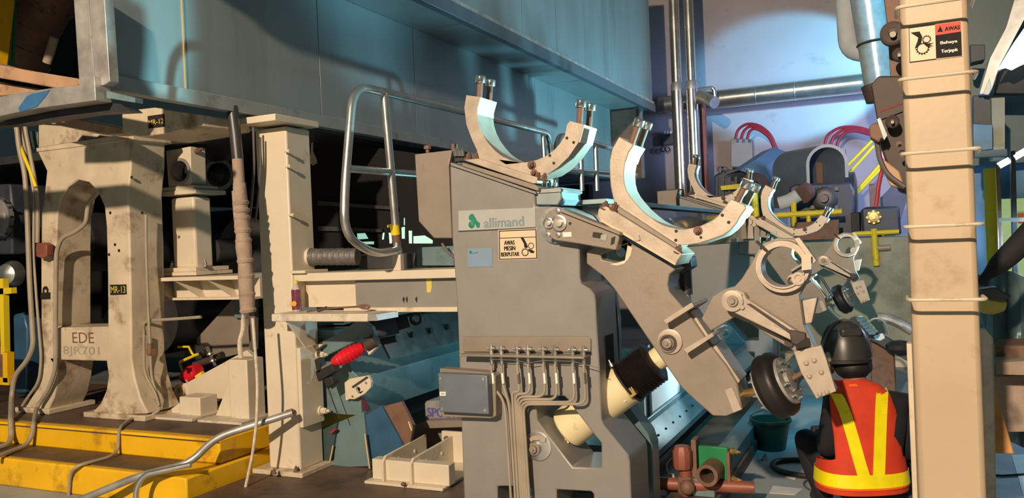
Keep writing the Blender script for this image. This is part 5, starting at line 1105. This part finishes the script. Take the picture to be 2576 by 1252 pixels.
for i in range(8):
    t = i * math.pi / 4; c = P(2198, 546, Y=11.26)
    MB().lathe(c + V((math.cos(t) * 0.075, 0, math.sin(t) * 0.075)), (0, -1, 0), [(0.014, 0), (0.014, 0.03)], 6).build('bolt', 'bronze', o)
MB().pxprism([(2140, 535), (2162, 532), (2164, 590), (2142, 592)], 11.4, 0.4).single('dark_block', 'black', 'black block between the reducer and the squat gearbox', 'block', bevel=0.01)
yt = thing('yellow_t_post', 'yellow T shaped pipe support in front of the concrete plinth', 'post', P(2204, 668, Y=11.0))
MB().cyl(P(2198, 575, Y=11.16), P(2205, 668, Y=11.16), 0.038, n=14).build('upright', 'yellow_bright', yt)
MB().cyl(P(2150, 588, Y=11.16), P(2262, 582, Y=11.16), 0.03, n=12).build('cross_pipe', 'yellow_bright', yt)
MB().cyl(P(2205, 624, Y=11.16), P(2240, 622, Y=11.16), 0.035, n=10).build('side_pipe', 'cable_pale', yt)

# scrap behind the crouching worker
MB().bar(P(2190, 838, Y=8.2), P(2305, 905, Y=8.2), 0.09, 0.09).single('scrap_bar', 'dark_steel', 'dark scrap bar leaning behind the worker', 'bar', bevel=0.005)
MB().tube(PL([(2186, 842), (2180, 820), (2192, 802), (2214, 800), (2230, 815), (2236, 842)], 8.3), 0.012, 8, 0.12).single('pale_blue_hose', 'hood_sheet', 'pale blue hose loop behind the helmet', 'hose')
MB().tube(PL([(2208, 798), (2235, 800), (2262, 812), (2296, 832)], 8.6), 0.05, 12, 0.2, ).single('wrapped_hose', 'galvanised', 'greenish wrapped hose behind the worker', 'hose')
cr = MB(); 
for i in range(5):
    cr.ball(P(2166 + i * 7, 802 + i * 8, Y=8.0), 0.05, (1, 0.8, 0.6 + 0.1 * (i % 2)), 8)
cr.single('crumpled_foil', 'bright_steel', 'crumpled shiny foil scrap above the helmet', 'foil')
MB().pxprism([(2196, 845), (2220, 838), (2228, 850), (2215, 858), (2200, 854)], 8.15, 0.05).single('white_scrap', 'white_plate', 'white scrap piece among the dark bars', 'scrap', bevel=0.01)
MB().pxprism([(2185, 862), (2215, 858), (2250, 880), (2255, 990), (2192, 990)], 8.25, 0.3).single('brown_scrap_block', 'rust_brown', 'rusty block beside the helmet', 'block', bevel=0.02)
MB().ball(P(2262, 872, Y=8.1), 0.09, (1.3, 1, 0.7), 10).single('black_bundle', 'black', 'black bundle on the scrap bar', 'bundle')
MB().tube([P(2082, 770, Y=9.0), P(2100, 790, Y=9.0), P(2112, 800, Y=9.0)], 0.02, 8).single('teal_rod', 'teal_tint', 'short teal rod beside the far bellows', 'rod')
MB().tube([P(2062, 692, Y=8.9), P(2095, 745, Y=8.9)], 0.014, 8).single('chrome_link_rod', 'bright_steel', 'slim chrome link rod below the far ring', 'rod')

# ================================================================== floor clutter
pt = thing('pipe_jig', 'red primed pipe jig with green flange plate on the floor', 'jig', P(1760, 1235, Z=FZ))
a, b = P(1640, 1214, Z=0.06), P(1898, 1226, Z=0.06)
MB().cyl(a, b, 0.036, n=20).build('long_pipe', 'red_primer', pt)
c = a.lerp(b, 0.34)
MB().cyl(c + V((0, 0, -0.14)), c + V((0, 0, 0.22)), 0.036, n=20).build('upright_pipe', 'red_primer', pt)
MB().lathe(c + V((0, 0, -0.05)), (0, 0, 1), [(0.045, 0), (0.055, 0.02), (0.055, 0.08), (0.045, 0.1)], 8).build('tee_collar', 'rust_brown', pt)
MB().ball(c + V((0.02, -0.05, 0)), 0.045).build('cross_fitting', 'rust_brown', pt)
MB().lathe(c + V((-0.01, -0.02, 0.10)), (0, 0, 1), [(0.05, 0), (0.055, 0.02), (0.055, 0.10), (0.04, 0.13)], 10).build('valve_body', 'red_primer', pt)
MB().bar(a + V((0.0, 0, -0.14)), a + V((0.0, 0, 0.12)), 0.07, 0.05, (0, 1, 0)).build('end_flange', 'red_primer', pt, bevel=0.004)
MB().cyl(a + V((-0.16, 0, 0.02)), a, 0.02, n=10).build('end_bolt', 'satin_steel', pt)
gy = c.y + 0.04
gp = MB().box((c.x + 0.07, gy, 0.08), (c.x + 0.24, gy + 0.03, 0.28)).build('green_plate', 'green_paint', pt, bevel=0.004)
for xx, w3, zz in ((c.x + 0.035, 0.03, 0.24), (c.x + 0.235, 0.02, 0.18)):
    MB().box((xx, gy - 0.03, 0.04), (xx + w3, gy + 0.07, zz + 0.08)).build('side_plate', 'rust_brown', pt, bevel=0.003)
MB().ring(V((c.x + 0.15, gy - 0.16, 0.155)), (0.05, 1, 0), 0.062, 0.042, 0.17, 28).build('pipe_stub', 'rust_brown', pt)
MB().lathe(V((c.x + 0.15, gy - 0.04, 0.155)), (0, 1, 0), [(0.05, 0), (0.05, 0.02)], 20).build('stub_inside', 'black', pt)
for zz in (0.10, 0.26):
    MB().hexbolt((c.x + 0.26, gy + 0.01, zz), (1, -0.3, 0), 0.013, 0.05).build('bolt', 'bronze', pt)
rg = thing('paper_cone', 'pale paper cone with a pink wire on the floor beside the red pipe', 'cone', P(1692, 1275, Z=FZ))
MB().lathe(P(1690, 1262, Z=FZ), (0.05, 0, 1), [(0.07, 0), (0.045, 0.08), (0.012, 0.17)], 12).build('cone', 'sign_cream', rg)
MB().tube([P(1702, 1222, Y=4.85), P(1680, 1190, Y=4.9), P(1676, 1165, Y=4.95), P(1690, 1152, Y=5.0)], 0.004, 6, 0.05).build('wire', 'sign_cream', rg)
bk_ = thing('plastic_bucket', 'dark green plastic bucket under the dripping bellows', 'bucket', P(1941, 1137, Z=FZ))
bb = P(1941, 1128, Z=FZ)
MB().lathe(bb, (0, 0, 1), [(0.095, 0), (0.10, 0.005), (0.138, 0.20), (0.150, 0.205), (0.150, 0.222), (0.134, 0.222), (0.092, 0.012), (0.0, 0.012)], 32, caps=False).build('shell', 'bucket_green', bk_)
MB().lathe(bb, (0, 0, 1), [(0.0, 0.11), (0.110, 0.11)], 32, caps=False).build('liquid', 'gloss_dark', bk_)
MB().tube([bb + V((0.14 * math.cos(t), 0.14 * math.sin(t), 0.235 + 0.02 * math.sin(t))) for t in [math.pi * i / 10 for i in range(11)]], 0.004, 6).build('handle', 'bucket_green', bk_)
MB().tube([P(x, y, Z=FZ + 0.02) for x, y in ((2075, 1160), (2010, 1155), (1955, 1158), (1940, 1168), (1958, 1184), (2010, 1196), (2085, 1200))], 0.018, 10, 0.15).single('black_hose_coil', 'rubber', 'black hose looped on the floor beside the crouching worker', 'hose')
MB().tube([P(x, y, Z=FZ + 0.01) for x, y in ((2085, 1208), (2030, 1204), (2018, 1218), (2040, 1234), (2095, 1246))], 0.006, 8, 0.12).single('thin_cable', 'cable_dark', 'thin dark cable curling on the floor by the worker', 'cable')
for i, (x, yy) in enumerate(((1923, 1157), (1664, 1086), (1684, 1150), (1765, 1245), (1648, 1182), (1815, 1040))):
    nb = MB().hexbolt(P(x, yy, Z=FZ), (0.2, 0.1, 1), 0.016, 0.04)
    nb.single('loose_bolt', 'satin_steel', ['loose bolt lying between bucket and hose', 'loose bolt lying between the teal beams', 'loose bolt lying by the wire end', 'loose bolt lying before the red long pipe', 'loose bolt lying by the red end flange', 'loose bolt lying before the arm foot'][i], 'bolt', 'loose bolts on the floor')
MB().bar(P(1828, 1136, Z=FZ + 0.004), P(1866, 1188, Z=FZ + 0.004), 0.012, 0.008).single('welding_rod', 'satin_steel', 'thin metal rod lying on the floor beside the green plate', 'rod')
MB().bar(P(1866, 1140, Z=FZ + 0.012), P(1824, 1168, Z=FZ + 0.012), 0.006, 0.006).single('thin_stick', 'cable_dark', 'thin dark stick crossing the metal rod', 'stick')
for i, (pts) in enumerate(([(1985, 1193), (2005, 1198), (2000, 1206), (1975, 1200)], [(1945, 1222), (2020, 1230), (2000, 1245), (1935, 1240)], [(2045, 1215), (2065, 1212), (2072, 1225), (2050, 1228)])):
    MB().prism([[P(x, y, Z=FZ + 0.001) for x, y in pts]], (0, 0, 0.003)).single('paper_scrap', 'pale_rag', ['small pale scrap beside the black hose', 'flat pale scrap on the floor before the worker', 'small pale scrap inside the thin cable loop'][i], 'scrap', 'scraps on the floor')

# ================================================================== crouching worker
wk = thing('person', 'crouching worker seen from behind in red hi-vis vest and dark helmet', 'person', P(2195, 1310, Z=FZ))
HV = V((_h.x, _h.y, 0)); FV = V((-_h.y, _h.x, 0))      # to the worker's right, and away from the lens
def at(px, py, dep): # point at a given depth from the lens
    t = dep
    d = (FW * FPX + RT * (px - 1288) - UP * (py - 626)) / FPX
    return CAM + d * t
J = {}
J['pelvis'] = at(2195, 1225, 4.38); J['spine'] = at(2190, 1130, 4.36); J['chest'] = at(2180, 1040, 4.40); J['neck0'] = at(2158, 985, 4.44); J['neck'] = at(2148, 945, 4.48); J['head'] = at(2140, 900, 4.50); J['crown'] = at(2134, 850, 4.52)
J['shL'] = at(2098, 1016, 4.42); J['elL'] = at(2084, 1135, 4.44); J['wrL'] = at(2062, 1085, 4.82)
J['shR'] = at(2272, 1018, 4.38); J['elR'] = at(2290, 1140, 4.40); J['wrR'] = at(2262, 1110, 4.78)
J['hipL'] = at(2150, 1232, 4.46); J['knL'] = at(2014, 1085, 4.72); J['anL'] = at(2078, 1270, 4.62); J['toL'] = at(2052, 1285, 4.84)
J['hipR'] = at(2240, 1232, 4.46); J['knR'] = at(2372, 1085, 4.70); J['anR'] = at(2310, 1272, 4.62); J['toR'] = at(2330, 1285, 4.84)
for k in ('anL', 'anR'): J[k].z = FZ + 0.09
for k in ('toL', 'toR'): J[k].z = FZ + 0.045
E = [('pelvis', 'spine'), ('spine', 'chest'), ('chest', 'neck0'), ('neck0', 'neck'), ('neck', 'head'), ('head', 'crown'), ('chest', 'shL'), ('shL', 'elL'), ('elL', 'wrL'), ('chest', 'shR'), ('shR', 'elR'), ('elR', 'wrR'),
     ('pelvis', 'hipL'), ('hipL', 'knL'), ('knL', 'anL'), ('anL', 'toL'), ('pelvis', 'hipR'), ('hipR', 'knR'), ('knR', 'anR'), ('anR', 'toR')]
Rd = dict(pelvis=(0.17, 0.13), spine=(0.15, 0.115), chest=(0.165, 0.115), neck0=(0.075, 0.07), neck=(0.055, 0.055), head=(0.078, 0.09), crown=(0.065, 0.075), shL=(0.082, 0.082), elL=(0.062, 0.062), wrL=(0.032, 0.036), shR=(0.082, 0.082), elR=(0.062, 0.062), wrR=(0.032, 0.036),
          hipL=(0.10, 0.10), knL=(0.078, 0.078), anL=(0.055, 0.055), toL=(0.042, 0.042), hipR=(0.10, 0.10), knR=(0.078, 0.078), anR=(0.055, 0.055), toR=(0.042, 0.042))
hands = []
for s_, wr, el in ((-1, 'wrL', 'elL'), (1, 'wrR', 'elR')):
    dr = (J[wr] - J[el]).normalized(); sd = dr.cross(V((0, 0, 1))).normalized()
    pk = 'palm' + wr; J[pk] = J[wr] + dr * 0.06; E.append((wr, pk)); Rd[pk] = (0.034, 0.022)
    hands.append(J[pk])
    for q in range(4):
        b0_ = pk + 'k%d' % q; b1_ = pk + 'm%d' % q; b2_ = pk + 't%d' % q
        ln = (0.032, 0.037, 0.035, 0.027)[q]
        J[b0_] = J[pk] + dr * 0.04 + sd * (q - 1.5) * 0.020; J[b1_] = J[b0_] + dr * ln + V((0, 0, -0.012)); J[b2_] = J[b1_] + dr * ln * 0.5 + V((0, 0, -0.025))
        E += [(pk, b0_), (b0_, b1_), (b1_, b2_)]
        for k in (b0_, b1_, b2_): Rd[k] = (0.009, 0.009)
    t0, t1 = pk + 'th0', pk + 'th1'
    J[t0] = J[wr] + dr * 0.045 - sd * s_ * 0.038; J[t1] = J[t0] + dr * 0.035 - sd * s_ * 0.012 + V((0, 0, -0.012))
    E += [(wr, t0), (t0, t1)]; Rd[t0] = (0.011, 0.011); Rd[t1] = (0.009, 0.009)
names = list(J.keys()); org = OFF[wk.name]
me = bpy.data.meshes.new('skeleton'); me.from_pydata([tuple(J[k]) for k in names], [(names.index(a), names.index(b)) for a, b in E], [])
sk_o = bpy.data.objects.new('skeleton', me); COL.objects.link(sk_o)
sm = sk_o.modifiers.new('skin', 'SKIN'); sm.use_smooth_shade = True
for i, k in enumerate(names):
    me.skin_vertices[0].data[i].radius = Rd[k]; me.skin_vertices[0].data[i].use_root = (k == 'pelvis')
ss = sk_o.modifiers.new('sub', 'SUBSURF'); ss.levels = 2; ss.render_levels = 2
bm_e = bpy.data.meshes.new_from_object(sk_o.evaluated_get(bpy.context.evaluated_depsgraph_get()))
bpy.data.objects.remove(sk_o)
bm_e.materials.clear(); bm_e.materials.append(MATS['navy_cloth']); bm_e.materials.append(MATS['skin']); bm_e.materials.append(MATS['black'])
zn = J['neck0'].z + 0.035
for vtx in bm_e.vertices: pass
for pg in bm_e.polygons:
    pg.use_smooth = True
    cc = pg.center
    if cc.z > zn and (cc - J['neck']).length < 0.22: pg.material_index = 1
    elif min((cc - h).length for h in hands) < 0.115 and True: pg.material_index = 1
    elif cc.z < FZ + 0.10: pg.material_index = 2
for vtx in bm_e.vertices: vtx.co = vtx.co - org
bo = bpy.data.objects.new('body', bm_e); COL.objects.link(bo); bo.parent = wk; OFF[bo.name] = org
# hair, ear, face, helmet
hd = J['head']
MB().ball(hd + V((0, 0, -0.045)) + FV * -0.018, 0.100, (0.95, 1.0, 0.72), 20).build('hair', 'hair', wk)
for s_ in (-1, 1):
    MB().ball(hd + HV * 0.104 * s_ + V((0, 0, -0.05)), 0.03, (0.45, 0.8, 1.1), 12).build('ear', 'skin', wk)
fc = hd + FV * 0.085
nf = MB().ball(fc + V((0, 0, -0.03)), 0.02, (0.8, 1.2, 1.2), 10).build('nose', 'skin', wk)
for s_ in (-1, 1): MB().ball(fc + HV * 0.032 * s_ + V((0, 0, 0.0)) + FV * -0.004, 0.012, (1.2, 0.6, 0.8), 10).build('eye', 'white_print', wk)
MB().ball(fc + V((0, 0, -0.065)) + FV * -0.006, 0.02, (1.3, 0.5, 0.4), 10).build('mouth', 'red_primer', wk)
MB().ball(fc + V((0, 0, -0.09)) + FV * -0.03, 0.04, (1.1, 0.9, 0.8), 12).build('chin', 'skin', wk)
hc_ = at(2127, 908, 4.49)
hm = MB().lathe(hc_, V((-0.03, 0.06, 1)), [(0.124, 0.0), (0.130, 0.004), (0.128, 0.05), (0.122, 0.10), (0.108, 0.15), (0.085, 0.19), (0.05, 0.218), (0.001, 0.228)], 30, caps=False).build('helmet', 'helmet', wk, label='dark brown black helmet shell', smooth=50)
MB().lathe(hc_, V((-0.03, 0.06, 1)), [(0.126, -0.006), (0.134, -0.004), (0.134, 0.012), (0.128, 0.016)], 30, caps=False).build('rim', 'black', hm)
MB().obox(hc_ + V((0, 0, 0.165)) - FV * 0.085 , HV * 0.055, FV * 0.02, V((0, 0, 0.022))).build('crest', 'helmet', hm, bevel=0.01)
MB().tube([hc_ + HV * 0.133 * math.cos(t) - FV * 0.02 + V((0, 0, 0.02 + 0.205 * math.sin(t))) for t in [math.pi * i / 12 for i in range(13)]], 0.008, 8).build('visor_edge', 'cable_dark', hm)
MB().ball(hc_ - HV * 0.115 - FV * 0.06 + V((0, 0, 0.03)), 0.018, (1, 1, 2), 10).build('knob', 'cable_pale', hm)
# vest: a shell lofted round the trunk
LV = [(1245, 2196, 0.225, 0.165), (1222, 2196, 0.225, 0.165), (1165, 2194, 0.212, 0.155), (1100, 2188, 0.205, 0.148), (1040, 2180, 0.205, 0.146), (1000, 2172, 0.190, 0.135), (978, 2164, 0.150, 0.115), (962, 2152, 0.090, 0.085)]
def vest(v, ang, off=0.0):     # v in 0..7, ang 0 at the back, +/- pi/2 at the flanks
    i = min(int(v), 6); t = v - i
    y0, x0, a0, b0 = LV[i]; y1, x1, a1, b1 = LV[i + 1]
    c = at(1288 + (x0 + (x1 - x0) * t - 1288) * 0.967, 578 + (y0 + (y1 - y0) * t - 578) * 0.967, 4.40)
    a_, b_ = a0 + (a1 - a0) * t + off, b0 + (b1 - b0) * t + off
    # squarer than an ellipse across the back
    ca, sa = math.cos(ang), math.sin(ang)
    k = (abs(ca) ** 2.6 + abs(sa) ** 2.6) ** (-1 / 2.6)
    return c + HV * (sa * k * a_) - FV * (ca * k * b_)
def lim(v):        # armhole: how far round the flank the vest reaches
    if v < 1.6: return math.pi * 0.98
    if v < 2.1: return math.pi * (0.98 - (v - 1.6) / 0.5 * 0.71)
    return math.pi * (0.27 + 0.02 * max(0, v - 5))
vb = MB(); NV, NA = 98, 40
for i in range(NV + 1):
    v_ = 7 * i / NV
    for j in range(NA + 1): vb.v.append(vest(v_, -lim(v_) + 2 * lim(v_) * j / NA, 0.004))
for i in range(NV):
    for j in range(NA):
        k = i * (NA + 1) + j; vb.f.append((k, k + 1, k + NA + 2, k + NA + 1))
vo = vb.build('vest', 'vest_red', wk, label='red orange hi-vis vest', smooth=60)
so_ = vo.modifiers.new('cloth', 'SOLIDIFY'); so_.thickness = 0.006; so_.offset = 0
def strip(path, wid, m, name):      # path of (v, ang) on the vest, wid as half-width in ang
    s = MB(); n = len(path)
    for (v_, a_, w_, dv) in path:
        s.v.append(vest(v_ - dv, a_ - w_, 0.011)); s.v.append(vest(v_ + dv, a_ + w_, 0.011))
    for i in range(n - 1): s.f.append((2*i, 2*i+1, 2*i+3, 2*i+2))
    o = s.build(name, m, vo, smooth=0)
    q = o.modifiers.new('cloth', 'SOLIDIFY'); q.thickness = 0.003; q.offset = 0
    return o
def angof(px, v_):   # angle on the vest that shows at a given pixel column
    lo, hi = -0.46 * math.pi, 0.46 * math.pi
    for _ in range(40):
        mid = (lo + hi) / 2
        q = vest(v_, mid, 0.011) - CAM
        if 1288 + FPX * q.dot(RT) / q.dot(FW) < px: lo = mid
        else: hi = mid
    return (lo + hi) / 2
def brace(x0, v0, x1, v1, half, name):
    pth = []
    for i in range(25):
        t = i / 24; v_ = v0 + (v1 - v0) * t; x = x0 + (x1 - x0) * t
        a0 = angof(x - half, v_); a1 = angof(x + half, v_)
        pth.append((v_, (a0 + a1) / 2, (a1 - a0) / 2, 0))
    return strip(pth, 0, 'tape_yellow', name)
brace(2174, 1.45, 2102, 5.4, 15.5, 'reflective_tape')
brace(2211, 1.45, 2220, 5.45, 15, 'reflective_tape')
hb_ = [(1.02, a_ * math.pi / 40, 0, 0) for a_ in range(-36, 37)]
s = MB()
for (v_, a_, w_, dv) in hb_:
    s.v.append(vest(0.85, a_, 0.0115)); s.v.append(vest(1.52, a_, 0.0115))
for i in range(len(hb_) - 1): s.f.append((2*i, 2*i+1, 2*i+3, 2*i+2))
wb = s.build('waist_tape', 'tape_yellow', vo, smooth=0); q = wb.modifiers.new('cloth', 'SOLIDIFY'); q.thickness = 0.003; q.offset = 0
s = MB()
for i in range(61):
    a_ = (-30 + i) * math.pi / 31
    s.v.append(vest(0.55, a_, 0.009)); s.v.append(vest(0.84, a_, 0.009))
for i in range(60): s.f.append((2*i, 2*i+1, 2*i+3, 2*i+2))
hm_ = s.build('hem', 'vest_orange', vo, smooth=60); q = hm_.modifiers.new('cloth', 'SOLIDIFY'); q.thickness = 0.003; q.offset = 0
MB().add([vest(6.2, -0.25, 0.012), vest(6.2, 0.05, 0.012), vest(6.55, 0.05, 0.012), vest(6.55, -0.25, 0.012)], [(0, 1, 2, 3)]).build('collar_patch', 'vest_orange', vo, smooth=0)

# ================================================================== the dim far right beyond the column
def slab(pts, Y, th, name, m, label, cat, bevel=0.006, group=None):
    return MB().pxprism(pts, Y, th).single(name, m, label, cat, group, bevel=bevel)
MB().box((P(2437, 150, Y=9.6).x, 9.6, 2.1), (4.6, 9.85, 5.2)).single('dark_backdrop_casing', 'teal_dark', 'dim dark green casing high behind the column', 'casing')
MB().box((P(2449, 500, Y=9.9).x, 9.9, FZ), (4.6, 10.1, 2.6)).single('dim_rear_panel', 'tarp_blue', 'dim bluish rear panel behind the yellow post', 'panel')
slab([(2462, 238), (2488, 150), (2530, 70), (2560, -30), (2640, -60), (2576, 50), (2515, 165), (2492, 235)], 8.6, 0.25, 'slanting_girder', 'galvanised', 'grey green slanting girder beside the glaring panel', 'girder')
slab([(2509, 176), (2550, 108), (2640, -20), (2640, 130), (2560, 168), (2545, 176), (2530, 170)], 8.5, 0.03, 'glowing_slab', 'glow_pane', 'glaring white slanting pane that glows under the girder', 'pane')  # emissive slab for a glaring white patch
slab([(2473, 236), (2490, 195), (2494, 225), (2487, 238)], 8.55, 0.05, 'lit_girder_foot', 'white_plate', 'bright torn sheet at the foot of the slanting girder', 'sheet')
slab([(2440, 112), (2478, 112), (2478, 150), (2442, 158)], 8.8, 0.2, 'blue_lamp_housing', 'motor_dark', 'dark blue housing right behind the column edge', 'housing')
slab([(2512, 180), (2640, 150), (2640, 235), (2500, 235)], 8.9, 0.15, 'dark_truss', 'black', 'black truss below the glaring pane', 'truss')
slab([(2448, 240), (2494, 240), (2496, 330), (2448, 330)], 8.7, 0.15, 'dark_cabinet', 'motor_dark', 'dark cabinet above the blue panel', 'cabinet')
slab([(2494, 246), (2528, 244), (2528, 400), (2497, 400)], 8.6, 0.3, 'green_stanchion', 'plinth_concrete', 'dim green stanchion under the slanting girder', 'column')
slab([(2447, 310), (2497, 312), (2498, 376), (2448, 382)], 8.5, 0.1, 'partition_board', 'tarp_blue', 'deep blue panel beside the column', 'panel')
slab([(2450, 380), (2535, 374), (2536, 392), (2450, 396)], 8.4, 0.1, 'cross_member', 'teal_dark', 'dim cross member over the yellow post', 'beam')
MB().cyl(P(2489, 424, Y=7.2), V((P(2489, 424, Y=7.2).x, 7.2, FZ)), 0.042, n=14).single('yellow_post', 'yellow_bright', 'tall yellow post beyond the cream column', 'post')
slab([(2505, 415), (2517, 412), (2533, 1062), (2521, 1062)], 7.6, 0.06, 'brown_post', 'rust_brown', 'slim brown post beside the yellow post', 'post')
slab([(2542, 380), (2555, 378), (2569, 1062), (2556, 1062)], 7.6, 0.06, 'dark_post', 'dark_steel', 'slim dark post against the glowing wall', 'post')
for i, (a, b) in enumerate((((2512, 417), (2540, 402)), ((2551, 396), (2600, 368)))):
    MB().cyl(P(*a, Y=7.62), P(*b, Y=7.62), 0.026, n=12).single('tube_lamp', 'glow_pane', ['short glowing tube lamp between the brown and dark posts', 'glowing tube lamp right of the dark post'][i], 'lamp', 'glowing tube lamps')
slab([(2518, 500), (2640, 495), (2640, 700), (2518, 700)], 9.0, 0.1, 'glowing_wall', 'glow_yellow', 'yellow green partition made to glow for the light on it behind the dark post', 'partition')  # emission stands in for light falling on the partition
MB().bar(P(2512, 553, Y=7.55), P(2610, 551, Y=7.55), 0.03, 0.03).single('white_rail', 'white_plate', 'thin white rail between the posts', 'rail')
slab([(2560, 537), (2610, 536), (2610, 562), (2562, 562)], 8.9, 0.03, 'orange_notice', 'vest_orange', 'orange notice on the glowing partition', 'notice')
ar = MB().tube(PL([(2462, 712), (2486, 690), (2510, 668), (2540, 640), (2620, 560), (2760, 440), (2960, 300)], 4.6), 0.05, 14, 0, [0.016, 0.026, 0.045, 0.052, 0.06, 0.065, 0.065]).single('black_sleeve_arm', 'sleeve_black', 'arm in a thick black tapering sleeve reaching in past the column', 'hose')  # tapered tube for a person's arm in a black sleeve
tp_ = thing('green_tarp', 'dim green tarpaulin draped over the bench behind the column', 'tarpaulin', P(2530, 870, Y=5.6))
tb_ = MB(); N1, N2 = 10, 10
for i in range(N1 + 1):
    for j in range(N2 + 1):
        x = 2462 + (2640 - 2462) * i / N1; y = 690 + 430 * j / N2 + 10 * math.sin(i * 1.1)
        tb_.v.append(P(x, y, Y=5.6 + 0.06 * math.sin(i * 1.7 + j * 0.4) - 0.02 * j))
for i in range(N1):
    for j in range(N2):
        k = i * (N2 + 1) + j; tb_.f.append((k, k + 1, k + N2 + 2, k + N2 + 1))
to = tb_.build('cloth', 'teal_tint', tp_, smooth=60); q = to.modifiers.new('cloth', 'SOLIDIFY'); q.thickness = 0.01
slab([(2464, 728), (2505, 722), (2545, 745), (2530, 756), (2490, 752)], 5.0, 0.15, 'dark_tray', 'dark_steel', 'dark shallow tray on the tarpaulin', 'tray')
slab([(2466, 748), (2510, 756), (2536, 758), (2530, 782), (2500, 792), (2466, 788)], 5.1, 0.2, 'yellow_bag', 'sign_yellow', 'dull yellow bag under the dark tray', 'bag', 0.04)
slab([(2468, 828), (2478, 826), (2499, 850), (2510, 1434), (2490, 1434)], 4.4, 0.05, 'cream_angle', 'cream_worn', 'pale steel angle beside the column foot', 'angle')
slab([(2502, 870), (2640, 868), (2640, 912), (2504, 912)], 4.9, 0.3, 'rusty_beam', 'rust_brown', 'rusty beam lying on trestles behind the column', 'beam')
slab([(2502, 912), (2640, 905), (2640, 945), (2502, 942)], 4.7, 0.3, 'pale_beam', 'lagging', 'pale weathered beam under the rusty beam', 'beam')
slab([(2500, 945), (2640, 940), (2640, 1085), (2502, 1088)], 4.9, 0.3, 'wooden_crate', 'lagging', 'weathered wooden crate beside the orange wedge', 'crate')
slab([(2497, 955), (2552, 1142), (2498, 1140)], 4.5, 0.12, 'orange_wedge', 'orange_wood', 'orange triangular wedge beside the column foot', 'wedge')
slab([(2474, 900), (2496, 945), (2505, 1400), (2488, 1400)], 4.6, 0.1, 'dark_upright', 'dark_brown', 'dark brown upright between column and orange wedge', 'upright')
MB().prism([[P(x, y, Z=FZ + 0.002) for x, y in ((2545, 1145), (2640, 1140), (2660, 1250), (2576, 1252))]], (0, 0, 0.004)).single('white_floor_sheet', 'white_plate', 'white sheet on the floor behind the column foot', 'sheet')
MB().tube([P(2470, 1192, Z=FZ + 0.01), P(2520, 1196, Z=FZ + 0.01), P(2620, 1190, Z=FZ + 0.01)], 0.008, 8).single('floor_cable', 'black', 'black cable crossing the floor behind the column', 'cable')
